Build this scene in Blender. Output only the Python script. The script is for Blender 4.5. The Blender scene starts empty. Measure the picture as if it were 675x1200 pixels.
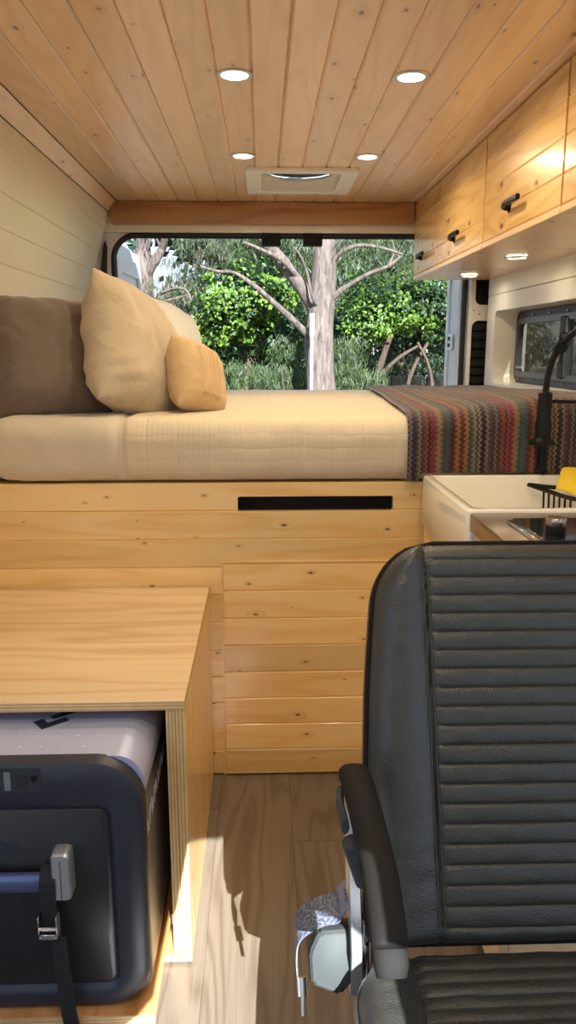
import bpy, bmesh, math, random
from mathutils import Vector, Matrix, noise
random.seed(7)
PI = math.pi
V = Vector
SC = bpy.context.scene
COL = SC.collection
WL = {}          # world location of each parent object (all parents are unrotated)

# ------------------------------------------------------------------ materials
def new_mat(name):
    m = bpy.data.materials.new(name); m.use_nodes = True
    nt = m.node_tree
    return m, nt, nt.nodes['Principled BSDF'], nt.nodes, nt.links

def setp(b, **k):
    for n, v in k.items():
        b.inputs[n.replace('_', ' ')].default_value = v

def flat(name, col, rough=.5, metal=0., spec=.5, coat=0., bump=0., bscale=200., bdist=.001, sheen=0., var=0.):
    m, nt, b, N, L = new_mat(name)
    b.inputs['Base Color'].default_value = (*col, 1)
    setp(b, Roughness=rough, Metallic=metal)
    b.inputs['Specular IOR Level'].default_value = spec
    b.inputs['Coat Weight'].default_value = coat
    b.inputs['Coat Roughness'].default_value = .12
    b.inputs['Sheen Weight'].default_value = sheen
    if bump:
        tc = N.new('ShaderNodeTexCoord'); n = N.new('ShaderNodeTexNoise'); bp = N.new('ShaderNodeBump')
        n.inputs['Scale'].default_value = bscale; n.inputs['Detail'].default_value = 4
        bp.inputs['Strength'].default_value = bump; bp.inputs['Distance'].default_value = bdist
        L.new(tc.outputs['Object'], n.inputs['Vector']); L.new(n.outputs['Fac'], bp.inputs['Height'])
        L.new(bp.outputs['Normal'], b.inputs['Normal'])
    if var:
        tc = N.new('ShaderNodeTexCoord'); n = N.new('ShaderNodeTexNoise'); h = N.new('ShaderNodeHueSaturation'); mr = N.new('ShaderNodeMapRange')
        n.inputs['Scale'].default_value = 6; L.new(tc.outputs['Object'], n.inputs['Vector'])
        mr.inputs['To Min'].default_value = 1-var; mr.inputs['To Max'].default_value = 1+var
        L.new(n.outputs['Fac'], mr.inputs['Value']); L.new(mr.outputs[0], h.inputs['Value'])
        h.inputs['Color'].default_value = (*col, 1); L.new(h.outputs[0], b.inputs['Base Color'])
    return m

def mth(N, L, op, a, b=None, c=None):
    n = N.new('ShaderNodeMath'); n.operation = op
    for i, v in enumerate((a, b, c)):
        if v is None: continue
        if isinstance(v, (int, float)): n.inputs[i].default_value = v
        else: L.new(v, n.inputs[i])
    return n.outputs[0]

def ramp(N, L, fac, stops, interp='LINEAR'):
    r = N.new('ShaderNodeValToRGB'); r.color_ramp.interpolation = interp
    e = r.color_ramp.elements
    while len(e) < len(stops): e.new(.5)
    for i, (p, c) in enumerate(stops):
        e[i].position = p; e[i].color = (*c, 1)
    L.new(fac, r.inputs['Fac'])
    return r.outputs['Color']

def mixc(N, L, fac, a, b, mode='MIX'):
    n = N.new('ShaderNodeMix'); n.data_type = 'RGBA'; n.blend_type = mode
    for s, v in ((n.inputs[0], fac), (n.inputs[6], a), (n.inputs[7], b)):
        if isinstance(v, (int, float)): s.default_value = v
        elif isinstance(v, tuple): s.default_value = (*v, 1)
        else: L.new(v, s)
    return n.outputs[2]

def wood(name, axis, light, mid, dark, rough=.3, coat=.3, knots=1.0, rings=10., ringamt=.5, varv=.14, kscale=3.4, bump=.15, coatr=.12):
    """grain runs along `axis` (0 x, 1 y, 2 z) in object space; every board (mesh island) gets its own cut of timber"""
    m, nt, b, N, L = new_mat(name)
    tc = N.new('ShaderNodeTexCoord'); sp = N.new('ShaderNodeSeparateXYZ'); L.new(tc.outputs['Object'], sp.inputs[0])
    o = [sp.outputs[i] for i in range(3)]
    al = o[axis]; others = [o[i] for i in range(3) if i != axis]
    ac = mth(N, L, 'ADD', others[0], others[1])
    rnd = N.new('ShaderNodeNewGeometry').outputs['Random Per Island']
    al = mth(N, L, 'ADD', al, mth(N, L, 'MULTIPLY', rnd, 37.))
    ac = mth(N, L, 'ADD', ac, mth(N, L, 'MULTIPLY', rnd, 11.3))
    def vec(sa, sc):
        c = N.new('ShaderNodeCombineXYZ')
        L.new(mth(N, L, 'MULTIPLY', al, sa), c.inputs[0]); L.new(mth(N, L, 'MULTIPLY', ac, sc), c.inputs[1])
        return c.outputs[0]
    def noi(v, scale, det=3, dist=0.):
        n = N.new('ShaderNodeTexNoise'); n.noise_dimensions = '2D'
        n.inputs['Scale'].default_value = scale; n.inputs['Detail'].default_value = det; n.inputs['Distortion'].default_value = dist
        L.new(v, n.inputs['Vector']); return n.outputs['Fac']
    # knots
    vo = N.new('ShaderNodeTexVoronoi'); vo.voronoi_dimensions = '2D'; vo.inputs['Scale'].default_value = kscale
    L.new(vec(1., 2.), vo.inputs['Vector'])
    sepc = N.new('ShaderNodeSeparateColor'); L.new(vo.outputs['Color'], sepc.inputs[0])
    keep = mth(N, L, 'LESS_THAN', sepc.outputs[0], .8)
    size = mth(N, L, 'MULTIPLY_ADD', sepc.outputs[1], .035, .016)
    kd = mth(N, L, 'DIVIDE', vo.outputs['Distance'], size)
    km = N.new('ShaderNodeMapRange'); km.interpolation_type = 'SMOOTHSTEP'; L.new(kd, km.inputs[0])
    km.inputs[1].default_value = 1.3; km.inputs[2].default_value = .35
    kmask = mth(N, L, 'MULTIPLY', mth(N, L, 'MULTIPLY', km.outputs[0], keep), knots)
    halo = N.new('ShaderNodeMapRange'); L.new(kd, halo.inputs[0]); halo.inputs[1].default_value = 4.; halo.inputs[2].default_value = 0.
    hm = mth(N, L, 'MULTIPLY', mth(N, L, 'MULTIPLY', halo.outputs[0], keep), .45*knots)
    # growth rings: contour lines of a stretched field, bulging round the knots
    field = mth(N, L, 'ADD', noi(vec(.9, 7.), 1., 2), mth(N, L, 'MULTIPLY', hm, .35))
    s = mth(N, L, 'SINE', mth(N, L, 'MULTIPLY', field, rings*6.28))
    s = mth(N, L, 'MULTIPLY_ADD', s, .5, .5)
    s = mth(N, L, 'POWER', s, 2.2)
    fine = noi(vec(6., 260.), 1., 3)
    g = mth(N, L, 'ADD', mth(N, L, 'MULTIPLY', s, ringamt), mth(N, L, 'MULTIPLY', mth(N, L, 'SUBTRACT', fine, .5), .55))
    g = mth(N, L, 'ADD', g, mth(N, L, 'MULTIPLY', mth(N, L, 'SUBTRACT', noi(vec(1.2, 9.), 1., 2), .45), .6))
    c = ramp(N, L, g, [(0., light), (.5, mid), (1., tuple(x*.5+y*.5 for x, y in zip(mid, dark)))])
    c = mixc(N, L, hm, c, tuple(x*.7+y*.3 for x, y in zip(mid, dark)))
    c = mixc(N, L, kmask, c, dark)
    h = N.new('ShaderNodeHueSaturation'); L.new(c, h.inputs['Color'])
    L.new(mth(N, L, 'MULTIPLY_ADD', rnd, 2*varv, 1-varv), h.inputs['Value'])
    L.new(h.outputs[0], b.inputs['Base Color'])
    setp(b, Roughness=rough); b.inputs['Coat Weight'].default_value = coat; b.inputs['Coat Roughness'].default_value = coatr
    bp = N.new('ShaderNodeBump'); bp.inputs['Strength'].default_value = bump; bp.inputs['Distance'].default_value = .0006
    L.new(g, bp.inputs['Height']); L.new(bp.outputs[0], b.inputs['Normal'])
    return m

PL, PM, PD = (.93, .66, .29), (.86, .55, .20), (.20, .085, .025)
M = {}
M['pine_y'] = wood('ceiling_pine', 1, (.80, .54, .29), (.70, .44, .205), (.12, .05, .025), rough=.34, coat=.8, rings=7, kscale=4.4, coatr=.30, ringamt=.3)
M['pine_x'] = wood('bed_pine', 0, PL, PM, PD, rough=.3, coat=.35, rings=6, kscale=6.0, ringamt=.4)
M['pine_cab'] = wood('cabinet_pine', 1, (.76, .50, .20), (.66, .39, .13), (.17, .06, .02), rough=.28, coat=.45, rings=7, kscale=2.6)
M['pine_z'] = wood('upright_pine', 2, PL, PM, PD, rough=.3, coat=.3, rings=5, knots=.6)
M['beam'] = wood('beam_timber', 0, (.46, .235, .095), (.36, .165, .06), (.12, .04, .015), rough=.35, coat=.3, rings=5, knots=.5)
M['ply'] = wood('bench_plywood', 0, (.80, .60, .37), (.68, .47, .26), (.42, .19, .07), rough=.18, coat=1., knots=0., rings=5, ringamt=.5, varv=.02, coatr=.07)
M['ply_z'] = wood('bench_side_plywood', 2, (.80, .52, .25), (.70, .41, .17), (.42, .19, .07), rough=.22, coat=.5, knots=0., rings=5, ringamt=.5, varv=.02)
M['tray_ply'] = wood('tray_plywood', 1, (.62, .32, .12), (.50, .23, .075), (.3, .12, .04), rough=.3, coat=.3, knots=0., rings=6, varv=.02)
M['floor'] = wood('floor_plank', 1, (.165, .132, .103), (.112, .084, .060), (.045, .028, .018), rough=.38, coat=.1, knots=.7, rings=9, ringamt=.4, kscale=1.6, varv=.12, bump=.5)

def ply_edge(ax):
    m, nt, b, N, L = new_mat('plywood_edge')
    tc = N.new('ShaderNodeTexCoord'); sp = N.new('ShaderNodeSeparateXYZ'); L.new(tc.outputs['Object'], sp.inputs[0])
    s = sp.outputs[ax]
    w = mth(N, L, 'SINE', mth(N, L, 'MULTIPLY', s, 6.28/.006))
    n = N.new('ShaderNodeTexNoise'); n.inputs['Scale'].default_value = 60; L.new(tc.outputs['Object'], n.inputs['Vector'])
    f = mth(N, L, 'ADD', mth(N, L, 'MULTIPLY_ADD', w, .4, .3), mth(N, L, 'MULTIPLY', n.outputs['Fac'], .5))
    L.new(ramp(N, L, f, [(0, (.42, .25, .10)), (.5, (.62, .41, .18)), (1, (.74, .55, .29))]), b.inputs['Base Color'])
    setp(b, Roughness=.4)
    return m
M['edge'] = ply_edge(2); M['edge_x'] = ply_edge(0)
M['white_wall'] = flat('cream_painted_boards', (.72, .66, .53), rough=.28, coat=.2)
M['right_wall'] = flat('pale_painted_panel', (.76, .72, .62), rough=.32, coat=.15)
M['white_metal'] = flat('white_van_paint', (.66, .66, .66), rough=.25, coat=.5)
M['beige_metal'] = flat('beige_body_paint', (.66, .60, .50), rough=.4)
M['black_rubber'] = flat('black_rubber', (.008, .008, .010), rough=.5)
M['black_plastic'] = flat('black_plastic', (.008, .008, .009), rough=.45, spec=.18)
M['arm_black'] = flat('armrest_dark_vinyl', (.010, .009, .008), rough=.7, spec=.15, bump=.3, bscale=350)
M['dark'] = flat('recess_shade', (.02, .012, .01), rough=.8)  # near-black that paints in the shade of a recess
M['chrome'] = flat('chrome', (.75, .75, .76), rough=.12, metal=1.)
M['steel'] = flat('brushed_steel', (.42, .34, .28), rough=.27, metal=1., bump=.1, bscale=300)
M['porcelain'] = flat('white_fireclay', (.80, .76, .66), rough=.12, coat=.6)
M['plastic_white'] = flat('white_plastic', (.78, .77, .74), rough=.35)
M['plastic_grey'] = flat('grey_plastic', (.048, .053, .053), rough=.6, spec=.2, bump=.1, bscale=500)
M['fr_lid'] = flat('silver_lavender_lid', (.46, .49, .68), rough=.38, metal=.25)
M['fr_side'] = flat('fridge_grey_side', (.20, .18, .16), rough=.4, metal=.2)
M['fr_black'] = flat('fridge_black_shell', (.022, .026, .040), rough=.42, bump=.1, bscale=600)
M['fr_panel'] = flat('fridge_black_panel', (.016, .018, .022), rough=.36)
M['logo_dark'] = flat('dark_logo_print', (.02, .025, .05), rough=.4)
M['logo_white'] = flat('white_print', (.75, .75, .78), rough=.5)
M['web'] = flat('black_webbing', (.010, .010, .012), rough=.75, bump=.6, bscale=900)
M['yellow'] = flat('yellow_sponge_cloth', (.72, .50, .02), rough=.8, bump=.8, bscale=500, bdist=.002)
M['win_alu'] = flat('weathered_dark_aluminium', (.10, .105, .105), rough=.4, metal=.6)
M['alu'] = flat('satin_aluminium', (.55, .57, .60), rough=.35, metal=.8)

def leather(name, col):
    m, nt, b, N, L = new_mat(name)
    b.inputs['Base Color'].default_value = (*col, 1); setp(b, Roughness=.38)
    b.inputs['Specular IOR Level'].default_value = .5
    tc = N.new('ShaderNodeTexCoord'); vo = N.new('ShaderNodeTexVoronoi'); vo.inputs['Scale'].default_value = 420
    nz = N.new('ShaderNodeTexNoise'); nz.inputs['Scale'].default_value = 150; nz.inputs['Detail'].default_value = 3
    L.new(tc.outputs['Object'], vo.inputs['Vector']); L.new(tc.outputs['Object'], nz.inputs['Vector'])
    bp = N.new('ShaderNodeBump'); bp.inputs['Strength'].default_value = .55; bp.inputs['Distance'].default_value = .0008
    L.new(mth(N, L, 'ADD', vo.outputs['Distance'], nz.outputs['Fac']), bp.inputs['Height']); L.new(bp.outputs[0], b.inputs['Normal'])
    return m
M['leather'] = leather('charcoal_vinyl', (.031, .032, .028))

def fabric(name, col, scale=900, rough=.85, wr=.5, sheen=.3):
    m, nt, b, N, L = new_mat(name)
    tc = N.new('ShaderNodeTexCoord')
    n1 = N.new('ShaderNodeTexNoise'); n1.inputs['Scale'].default_value = scale
    n2 = N.new('ShaderNodeTexNoise'); n2.inputs['Scale'].default_value = 14; n2.inputs['Detail'].default_value = 5
    n2.inputs['Distortion'].default_value = 1.2
    for n in (n1, n2): L.new(tc.outputs['Object'], n.inputs['Vector'])
    L.new(ramp(N, L, n1.outputs['Fac'], [(.2, tuple(x*.86 for x in col)), (.8, col)]), b.inputs['Base Color'])
    b1 = N.new('ShaderNodeBump'); b1.inputs['Strength'].default_value = .3; b1.inputs['Distance'].default_value = .0005
    b2 = N.new('ShaderNodeBump'); b2.inputs['Strength'].default_value = wr; b2.inputs['Distance'].default_value = .012
    L.new(n2.outputs['Fac'], b2.inputs['Height']); L.new(n1.outputs['Fac'], b1.inputs['Height'])
    L.new(b2.outputs[0], b1.inputs['Normal']); L.new(b1.outputs[0], b.inputs['Normal'])
    setp(b, Roughness=rough); b.inputs['Sheen Weight'].default_value = sheen; b.inputs['Specular IOR Level'].default_value = .15
    return m
M['pil_taupe'] = fabric('taupe_cotton', (.18, .135, .105))
M['pil_beige'] = fabric('beige_linen', (.52, .42, .29))
M['pil_pale'] = fabric('pale_linen', (.66, .65, .60))
M['pil_tan'] = fabric('tan_knit', (.58, .40, .21), scale=500)

def quilt(name, col):
    m, nt, b, N, L = new_mat(name)
    tc = N.new('ShaderNodeTexCoord'); sp = N.new('ShaderNodeSeparateXYZ'); L.new(tc.outputs['Object'], sp.inputs[0])
    yz = mth(N, L, 'SUBTRACT', sp.outputs[1], sp.outputs[2])
    nz = N.new('ShaderNodeTexNoise'); nz.inputs['Scale'].default_value = 30; nz.inputs['Detail'].default_value = 4; L.new(tc.outputs['Object'], nz.inputs['Vector'])
    wob = mth(N, L, 'MULTIPLY', nz.outputs['Fac'], .012)
    def line(c, pitch, sharp):
        s = mth(N, L, 'SINE', mth(N, L, 'MULTIPLY', mth(N, L, 'ADD', c, wob), PI/pitch))
        return mth(N, L, 'POWER', mth(N, L, 'ABSOLUTE', s), sharp)
    l1 = line(sp.outputs[0], .0125, .6); l2 = line(yz, .03, .25); l3 = line(sp.outputs[0], .075, .25)
    h = mth(N, L, 'ADD', mth(N, L, 'MULTIPLY', l1, .35), mth(N, L, 'ADD', mth(N, L, 'MULTIPLY', l2, .8), mth(N, L, 'MULTIPLY', l3, .8)))
    h = mth(N, L, 'ADD', h, mth(N, L, 'MULTIPLY', nz.outputs['Fac'], 1.2))
    bp = N.new('ShaderNodeBump'); bp.inputs['Strength'].default_value = .55; bp.inputs['Distance'].default_value = .0035
    L.new(h, bp.inputs['Height']); L.new(bp.outputs[0], b.inputs['Normal'])
    b.inputs['Base Color'].default_value = (*col, 1); setp(b, Roughness=.85); b.inputs['Specular IOR Level'].default_value = .15
    b.inputs['Sheen Weight'].default_value = .2
    return m
M['quilt'] = quilt('cream_quilted_cotton', (.66, .56, .40))
M['sheet'] = fabric('cream_cotton', (.66, .57, .43), wr=.35)

def stripes():
    m, nt, b, N, L = new_mat('striped_zigzag_knit')
    uv = N.new('ShaderNodeUVMap'); sp = N.new('ShaderNodeSeparateXYZ'); L.new(uv.outputs[0], sp.inputs[0])
    u, v = sp.outputs[0], sp.outputs[1]
    zig = mth(N, L, 'PINGPONG', v, .0068)
    uu = mth(N, L, 'ADD', u, mth(N, L, 'MULTIPLY', zig, .85))
    def band(per, cols, off):
        f = mth(N, L, 'FRACT', mth(N, L, 'ADD', mth(N, L, 'DIVIDE', uu, per), off))
        n = len(cols)
        return ramp(N, L, f, [(i/n, c) for i, c in enumerate(cols)], 'CONSTANT')
    Q_ = (.008, .006, .008), (.05, .018, .04), (.17, .135, .15), (.11, .012, .02), (.26, .025, .022), (.34, .11, .04), (.25, .15, .04), (.24, .18, .11), (.06, .08, .04), (.012, .075, .085), (.06, .03, .02)
    K, PU, LA, MA, RE, OR, MU, TA, GR, TE, BR = [tuple(x*.9 for x in q) for q in Q_]
    c1 = band(.176, [K, LA, PU, K, BR, LA, K, MA, RE, K, RE, MA, RE, TA, MU, GR, TE, TE, PU, K, RE, MU, MA, K, OR, MU, K, GR, TA, BR, TA, K], .0)
    c2 = band(.243, [MA, TA, K, OR, LA, RE, TE, TA, MU, PU, TA, K, RE, GR, OR, K, LA, TE], .3)
    chk = mth(N, L, 'GREATER_THAN', mth(N, L, 'FRACT', mth(N, L, 'MULTIPLY', mth(N, L, 'ADD', uu, mth(N, L, 'MULTIPLY', zig, 1.6)), 155.)), .66)
    c = mixc(N, L, mth(N, L, 'MULTIPLY', chk, .55), c1, c2)
    L.new(c, b.inputs['Base Color'])
    s = mth(N, L, 'ABSOLUTE', mth(N, L, 'SINE', mth(N, L, 'MULTIPLY', uu, PI/.0055)))
    t = mth(N, L, 'ABSOLUTE', mth(N, L, 'SINE', mth(N, L, 'MULTIPLY', v, PI/.0055)))
    bp = N.new('ShaderNodeBump'); bp.inputs['Strength'].default_value = .7; bp.inputs['Distance'].default_value = .002
    L.new(mth(N, L, 'ADD', s, t), bp.inputs['Height']); L.new(bp.outputs[0], b.inputs['Normal'])
    setp(b, Roughness=.9); b.inputs['Sheen Weight'].default_value = .4; b.inputs['Specular IOR Level'].default_value = .1
    return m
M['stripes'] = stripes()

def glass(name, tint, gloss, rough=.02):
    m, nt, b, N, L = new_mat(name)
    out = N['Material Output']; N.remove(b)
    t = N.new('ShaderNodeBsdfTransparent'); t.inputs[0].default_value = (*tint, 1)
    g = N.new('ShaderNodeBsdfGlossy'); g.inputs['Roughness'].default_value = rough
    mx = N.new('ShaderNodeMixShader'); mx.inputs[0].default_value = gloss
    L.new(t.outputs[0], mx.inputs[1]); L.new(g.outputs[0], mx.inputs[2]); L.new(mx.outputs[0], out.inputs[0])
    return m
M['tinted'] = glass('tinted_window_glass', (.30, .29, .26), .12, .12)
M['dome'] = glass('smoky_vent_glass', (.06, .07, .07), .2, .08)
M['hob_glass'] = flat('dark_hob_glass', (.012, .016, .014), rough=.04, coat=1.)

def emit(name, col, s):
    m, nt, b, N, L = new_mat(name)
    b.inputs['Base Color'].default_value = (*col, 1)
    b.inputs['Emission Color'].default_value = (*col, 1); b.inputs['Emission Strength'].default_value = s
    return m
M['lamp'] = emit('warm_led_lens', (1., .86, .62), 4.5)

def leaf(name, c1, c2, trans=.35, rough=.5):
    m, nt, b, N, L = new_mat(name)
    rnd = N.new('ShaderNodeNewGeometry').outputs['Random Per Island']
    c = ramp(N, L, rnd, [(0, c1), (1, c2)])
    L.new(c, b.inputs['Base Color']); setp(b, Roughness=rough)
    t = N.new('ShaderNodeBsdfTranslucent'); L.new(c, t.inputs[0])
    mx = N.new('ShaderNodeMixShader'); mx.inputs[0].default_value = trans
    L.new(b.outputs[0], mx.inputs[1]); L.new(t.outputs[0], mx.inputs[2]); L.new(mx.outputs[0], N['Material Output'].inputs[0])
    return m
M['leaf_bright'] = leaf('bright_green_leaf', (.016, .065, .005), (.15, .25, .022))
M['leaf_deep_shade'] = leaf('deep_shaded_green_leaf', (.006, .020, .005), (.028, .065, .018))  # darker copy of the leaf green, foliage shade put into the colour
M['needle'] = leaf('grey_green_needles', (.007, .019, .004), (.060, .098, .020), trans=.25)
M['needle_warm'] = leaf('olive_needles', (.03, .035, .012), (.10, .095, .045), trans=.25)

def bark(name, a, c_):
    m, nt, b, N, L = new_mat(name)
    tc = N.new('ShaderNodeTexCoord'); mp = N.new('ShaderNodeMapping'); mp.inputs['Scale'].default_value = (9, 9, 1.6)
    L.new(tc.outputs['Object'], mp.inputs[0])
    n = N.new('ShaderNodeTexNoise'); n.inputs['Scale'].default_value = 2.6; n.inputs['Detail'].default_value = 9; n.inputs['Roughness'].default_value = .7; n.inputs['Distortion'].default_value = .6
    L.new(mp.outputs[0], n.inputs['Vector'])
    L.new(ramp(N, L, n.outputs['Fac'], [(.32, a), (.62, c_)]), b.inputs['Base Color'])
    bp = N.new('ShaderNodeBump'); bp.inputs['Strength'].default_value = 1.; bp.inputs['Distance'].default_value = .03
    L.new(n.outputs['Fac'], bp.inputs['Height']); L.new(bp.outputs[0], b.inputs['Normal']); setp(b, Roughness=.85)
    return m
M['bark'] = bark('pale_flaky_bark', (.030, .020, .016), (.165, .125, .105))
M['bark_dark'] = bark('brown_bark', (.02, .012, .008), (.10, .06, .038))
M['ground'] = bark('dry_grass_ground', (.06, .06, .03), (.18, .15, .10))
M['stone'] = bark('rough_pale_stone', (.08, .065, .055), (.24, .21, .18))
M['pvc'] = flat('white_pipe', (.36, .37, .37), rough=.4)

def printed():
    m, nt, b, N, L = new_mat('printed_belt_webbing')
    uv = N.new('ShaderNodeUVMap'); sp = N.new('ShaderNodeSeparateXYZ'); L.new(uv.outputs[0], sp.inputs[0])
    u, v = sp.outputs[0], sp.outputs[1]
    n = N.new('ShaderNodeTexNoise'); n.inputs['Scale'].default_value = 240; n.inputs['Detail'].default_value = 2
    L.new(uv.outputs[0], n.inputs['Vector'])
    inside = mth(N, L, 'LESS_THAN', u, .118)
    rows = mth(N, L, 'GREATER_THAN', mth(N, L, 'SINE', mth(N, L, 'MULTIPLY', v, 1300)), -.1)
    ink = mth(N, L, 'MULTIPLY', mth(N, L, 'MULTIPLY', mth(N, L, 'GREATER_THAN', n.outputs['Fac'], .48), inside), .8)
    ink2 = mth(N, L, 'MULTIPLY', mth(N, L, 'MULTIPLY', rows, mth(N, L, 'SUBTRACT', 1., inside)), .25)
    c = mixc(N, L, ink, (.15, .165, .20), (.03, .04, .08))
    c = mixc(N, L, ink2, c, (.10, .11, .15))
    L.new(c, b.inputs['Base Color']); setp(b, Roughness=.55)
    return m
M['printed'] = printed()
M['red_print'] = flat('red_print', (.35, .03, .04), rough=.5)

# ------------------------------------------------------------------ mesh helpers
def box(bm, lo, hi, bev=0., seg=1):
    lo = V(lo); hi = V(hi)
    r = bmesh.ops.create_cube(bm, size=1.)
    vs = r['verts']
    for v in vs: v.co = V(((lo[i]+hi[i])/2 + v.co[i]*(hi[i]-lo[i]) for i in range(3)))
    if bev > 0:
        es = list({e for v in vs for e in v.link_edges})
        bmesh.ops.bevel(bm, geom=es, offset=bev, segments=seg, affect='EDGES', profile=.5)
    return vs

def prism(bm, poly, axis, a, b):
    """extrude a 2D polygon (the two other axes, in x,y,z order) from a to b along axis"""
    def mk(p, t):
        c = list(p); c.insert(axis, t); return bm.verts.new(c)
    A = [mk(p, a) for p in poly]; B = [mk(p, b) for p in poly]
    n = len(poly); fs = [bm.faces.new(A[::-1]), bm.faces.new(B)]
    for i in range(n): fs.append(bm.faces.new((A[i], A[(i+1) % n], B[(i+1) % n], B[i])))
    bmesh.ops.recalc_face_normals(bm, faces=fs)
    return A+B

def rrect(x0, x1, z0, z1, r, n=6):
    P = []
    for cx, cz, a in ((x1-r, z1-r, 0), (x0+r, z1-r, 90), (x0+r, z0+r, 180), (x1-r, z0+r, 270)):
        for i in range(n+1):
            t = math.radians(a+90*i/n); P.append((cx+r*math.cos(t), cz+r*math.sin(t)))
    return P

def sweep(bm, pts, ra, rb=None, seg=12, up=(0, 0, 1), ex=2., closed=False, caps=True):
    """tube of (super)elliptic section along pts; ra sideways, rb towards up; ra/rb numbers or lists"""
    pts = [V(p) for p in pts]; n = len(pts); up = V(up)
    if not isinstance(ra, (list, tuple)): ra = [ra]*n
    if rb is None: rb = ra
    if not isinstance(rb, (list, tuple)): rb = [rb]*n
    rings = []
    for i, p in enumerate(pts):
        t = (pts[(i+1) % n]-pts[i-1]) if closed else (pts[min(i+1, n-1)]-pts[max(i-1, 0)])
        t.normalize()
        s = t.cross(up)
        if s.length < 1e-3: s = t.cross(V((1, 0.02, 0)))
        s.normalize(); u = s.cross(t).normalized()
        ring = []
        for k in range(seg):
            a = 2*PI*k/seg; c, d = math.cos(a), math.sin(a)
            q = (abs(c)**ex+abs(d)**ex)**(-1/ex)
            ring.append(bm.verts.new(p+s*(c*q*ra[i])+u*(d*q*rb[i])))
        rings.append(ring)
    m = n if closed else n-1
    fs = []
    for i in range(m):
        A, B = rings[i], rings[(i+1) % n]
        for k in range(seg): fs.append(bm.faces.new((A[k], A[(k+1) % seg], B[(k+1) % seg], B[k])))
    if not closed and caps:
        fs.append(bm.faces.new(rings[0][::-1])); fs.append(bm.faces.new(rings[-1]))
    bmesh.ops.recalc_face_normals(bm, faces=fs)

def smooth_pts(P, n=6):
    P = [V(p) for p in P]; out = []
    for i in range(len(P)-1):
        a, b, c, d = P[max(i-1, 0)], P[i], P[i+1], P[min(i+2, len(P)-1)]
        for k in range(n):
            t = k/n; out.append(.5*((2*b)+(c-a)*t+(2*a-5*b+4*c-d)*t*t+(3*b-a-3*c+d)*t**3))
    out.append(P[-1]); return out

def cyl(bm, c0, c1, r0, r1=None, seg=20):
    r1 = r0 if r1 is None else r1
    sweep(bm, [c0, c1], [r0, r1], seg=seg)

def lathe(bm, c, prof, seg=28, axis=2):
    """prof: list of (radius, height) round the vertical axis through c"""
    rings = []
    for r, h in prof:
        ring = []
        for k in range(seg):
            a = 2*PI*k/seg; p = [r*math.cos(a), r*math.sin(a)]
            p.insert(axis, h); ring.append(bm.verts.new(V(c)+V(p)))
        rings.append(ring)
    fs = []
    for A, B in zip(rings, rings[1:]):
        for k in range(seg): fs.append(bm.faces.new((A[k], A[(k+1) % seg], B[(k+1) % seg], B[k])))
    if prof[0][0] > 1e-5: fs.append(bm.faces.new(rings[0][::-1]))
    if prof[-1][0] > 1e-5: fs.append(bm.faces.new(rings[-1]))
    bmesh.ops.remove_doubles(bm, verts=[v for r in rings for v in r], dist=1e-6)
    bmesh.ops.recalc_face_normals(bm, faces=bm.faces)

def grid(bm, fn, nu, nv, uv=None, closeu=False):
    vs = [[bm.verts.new(fn(i/nu, j/nv)) for j in range(nv+1)] for i in range(nu+(0 if closeu else 1))]
    lay = bm.loops.layers.uv.verify() if uv else None
    fs = []
    for i in range(nu):
        i2 = (i+1) % nu if closeu else i+1
        for j in range(nv):
            f = bm.faces.new((vs[i][j], vs[i2][j], vs[i2][j+1], vs[i][j+1])); fs.append(f)
            if uv:
                for l, (a, b) in zip(f.loops, ((i, j), (i+1, j), (i+1, j+1), (i, j+1))): l[lay].uv = uv(a/nu, b/nv)
    return vs, fs

def finish(bm, name, mat, smooth=None, loc=(0, 0, 0)):
    bmesh.ops.recalc_face_normals(bm, faces=bm.faces) if smooth == 'recalc' else None
    me = bpy.data.meshes.new(name)
    L = V(loc)
    for v in bm.verts: v.co -= L
    bm.to_mesh(me); bm.free()
    mats = mat if isinstance(mat, (list, tuple)) else [mat]
    for m in mats: me.materials.append(M[m] if isinstance(m, str) else m)
    if smooth is not None:
        me.shade_smooth()
        try: me.set_sharp_from_angle(angle=math.radians(smooth if isinstance(smooth, (int, float)) else 35))
        except Exception: pass
    o = bpy.data.objects.new(name, me); COL.objects.link(o)
    return o

def obj(name, bm, mat, parent=None, smooth=40, label=None):
    """a part in world coordinates under its parent, or (no parent) a one-mesh thing with its origin at its base"""
    if parent is not None:
        loc = WL[parent.name]
        o = finish(bm, name, mat, smooth, loc); o.parent = parent; WL[o.name] = V(loc)
    else:
        xs = [v.co for v in bm.verts]
        lo = [min(c[i] for c in xs) for i in range(3)]; hi = [max(c[i] for c in xs) for i in range(3)]
        loc = V(((lo[0]+hi[0])/2, (lo[1]+hi[1])/2, lo[2]))
        o = finish(bm, name, mat, smooth, loc); o.location = loc; WL[o.name] = loc
    if label: o['label'] = label
    return o

def tag(o, label, cat, group=None):
    o['label'] = label; o['category'] = cat
    if group: o['group'] = group
    return o

def thing(name, label, cat, loc, group=None):
    o = bpy.data.objects.new(name, None); COL.objects.link(o); o.empty_display_size = .05
    o.location = loc; WL[o.name] = V(loc)
    return tag(o, label, cat, group)

def struct(name, bm, mat, parent=None, smooth=40):
    if parent is None:
        o = finish(bm, name, mat, smooth); WL[o.name] = V((0, 0, 0)); o['kind'] = 'structure'
    else:
        o = obj(name, bm, mat, parent, smooth)
    return o

def copy_tree(o, parent=None):
    c = o.copy(); COL.objects.link(c)
    if parent: c.parent = parent
    for ch in list(o.children): copy_tree(ch, c)
    return c

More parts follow.
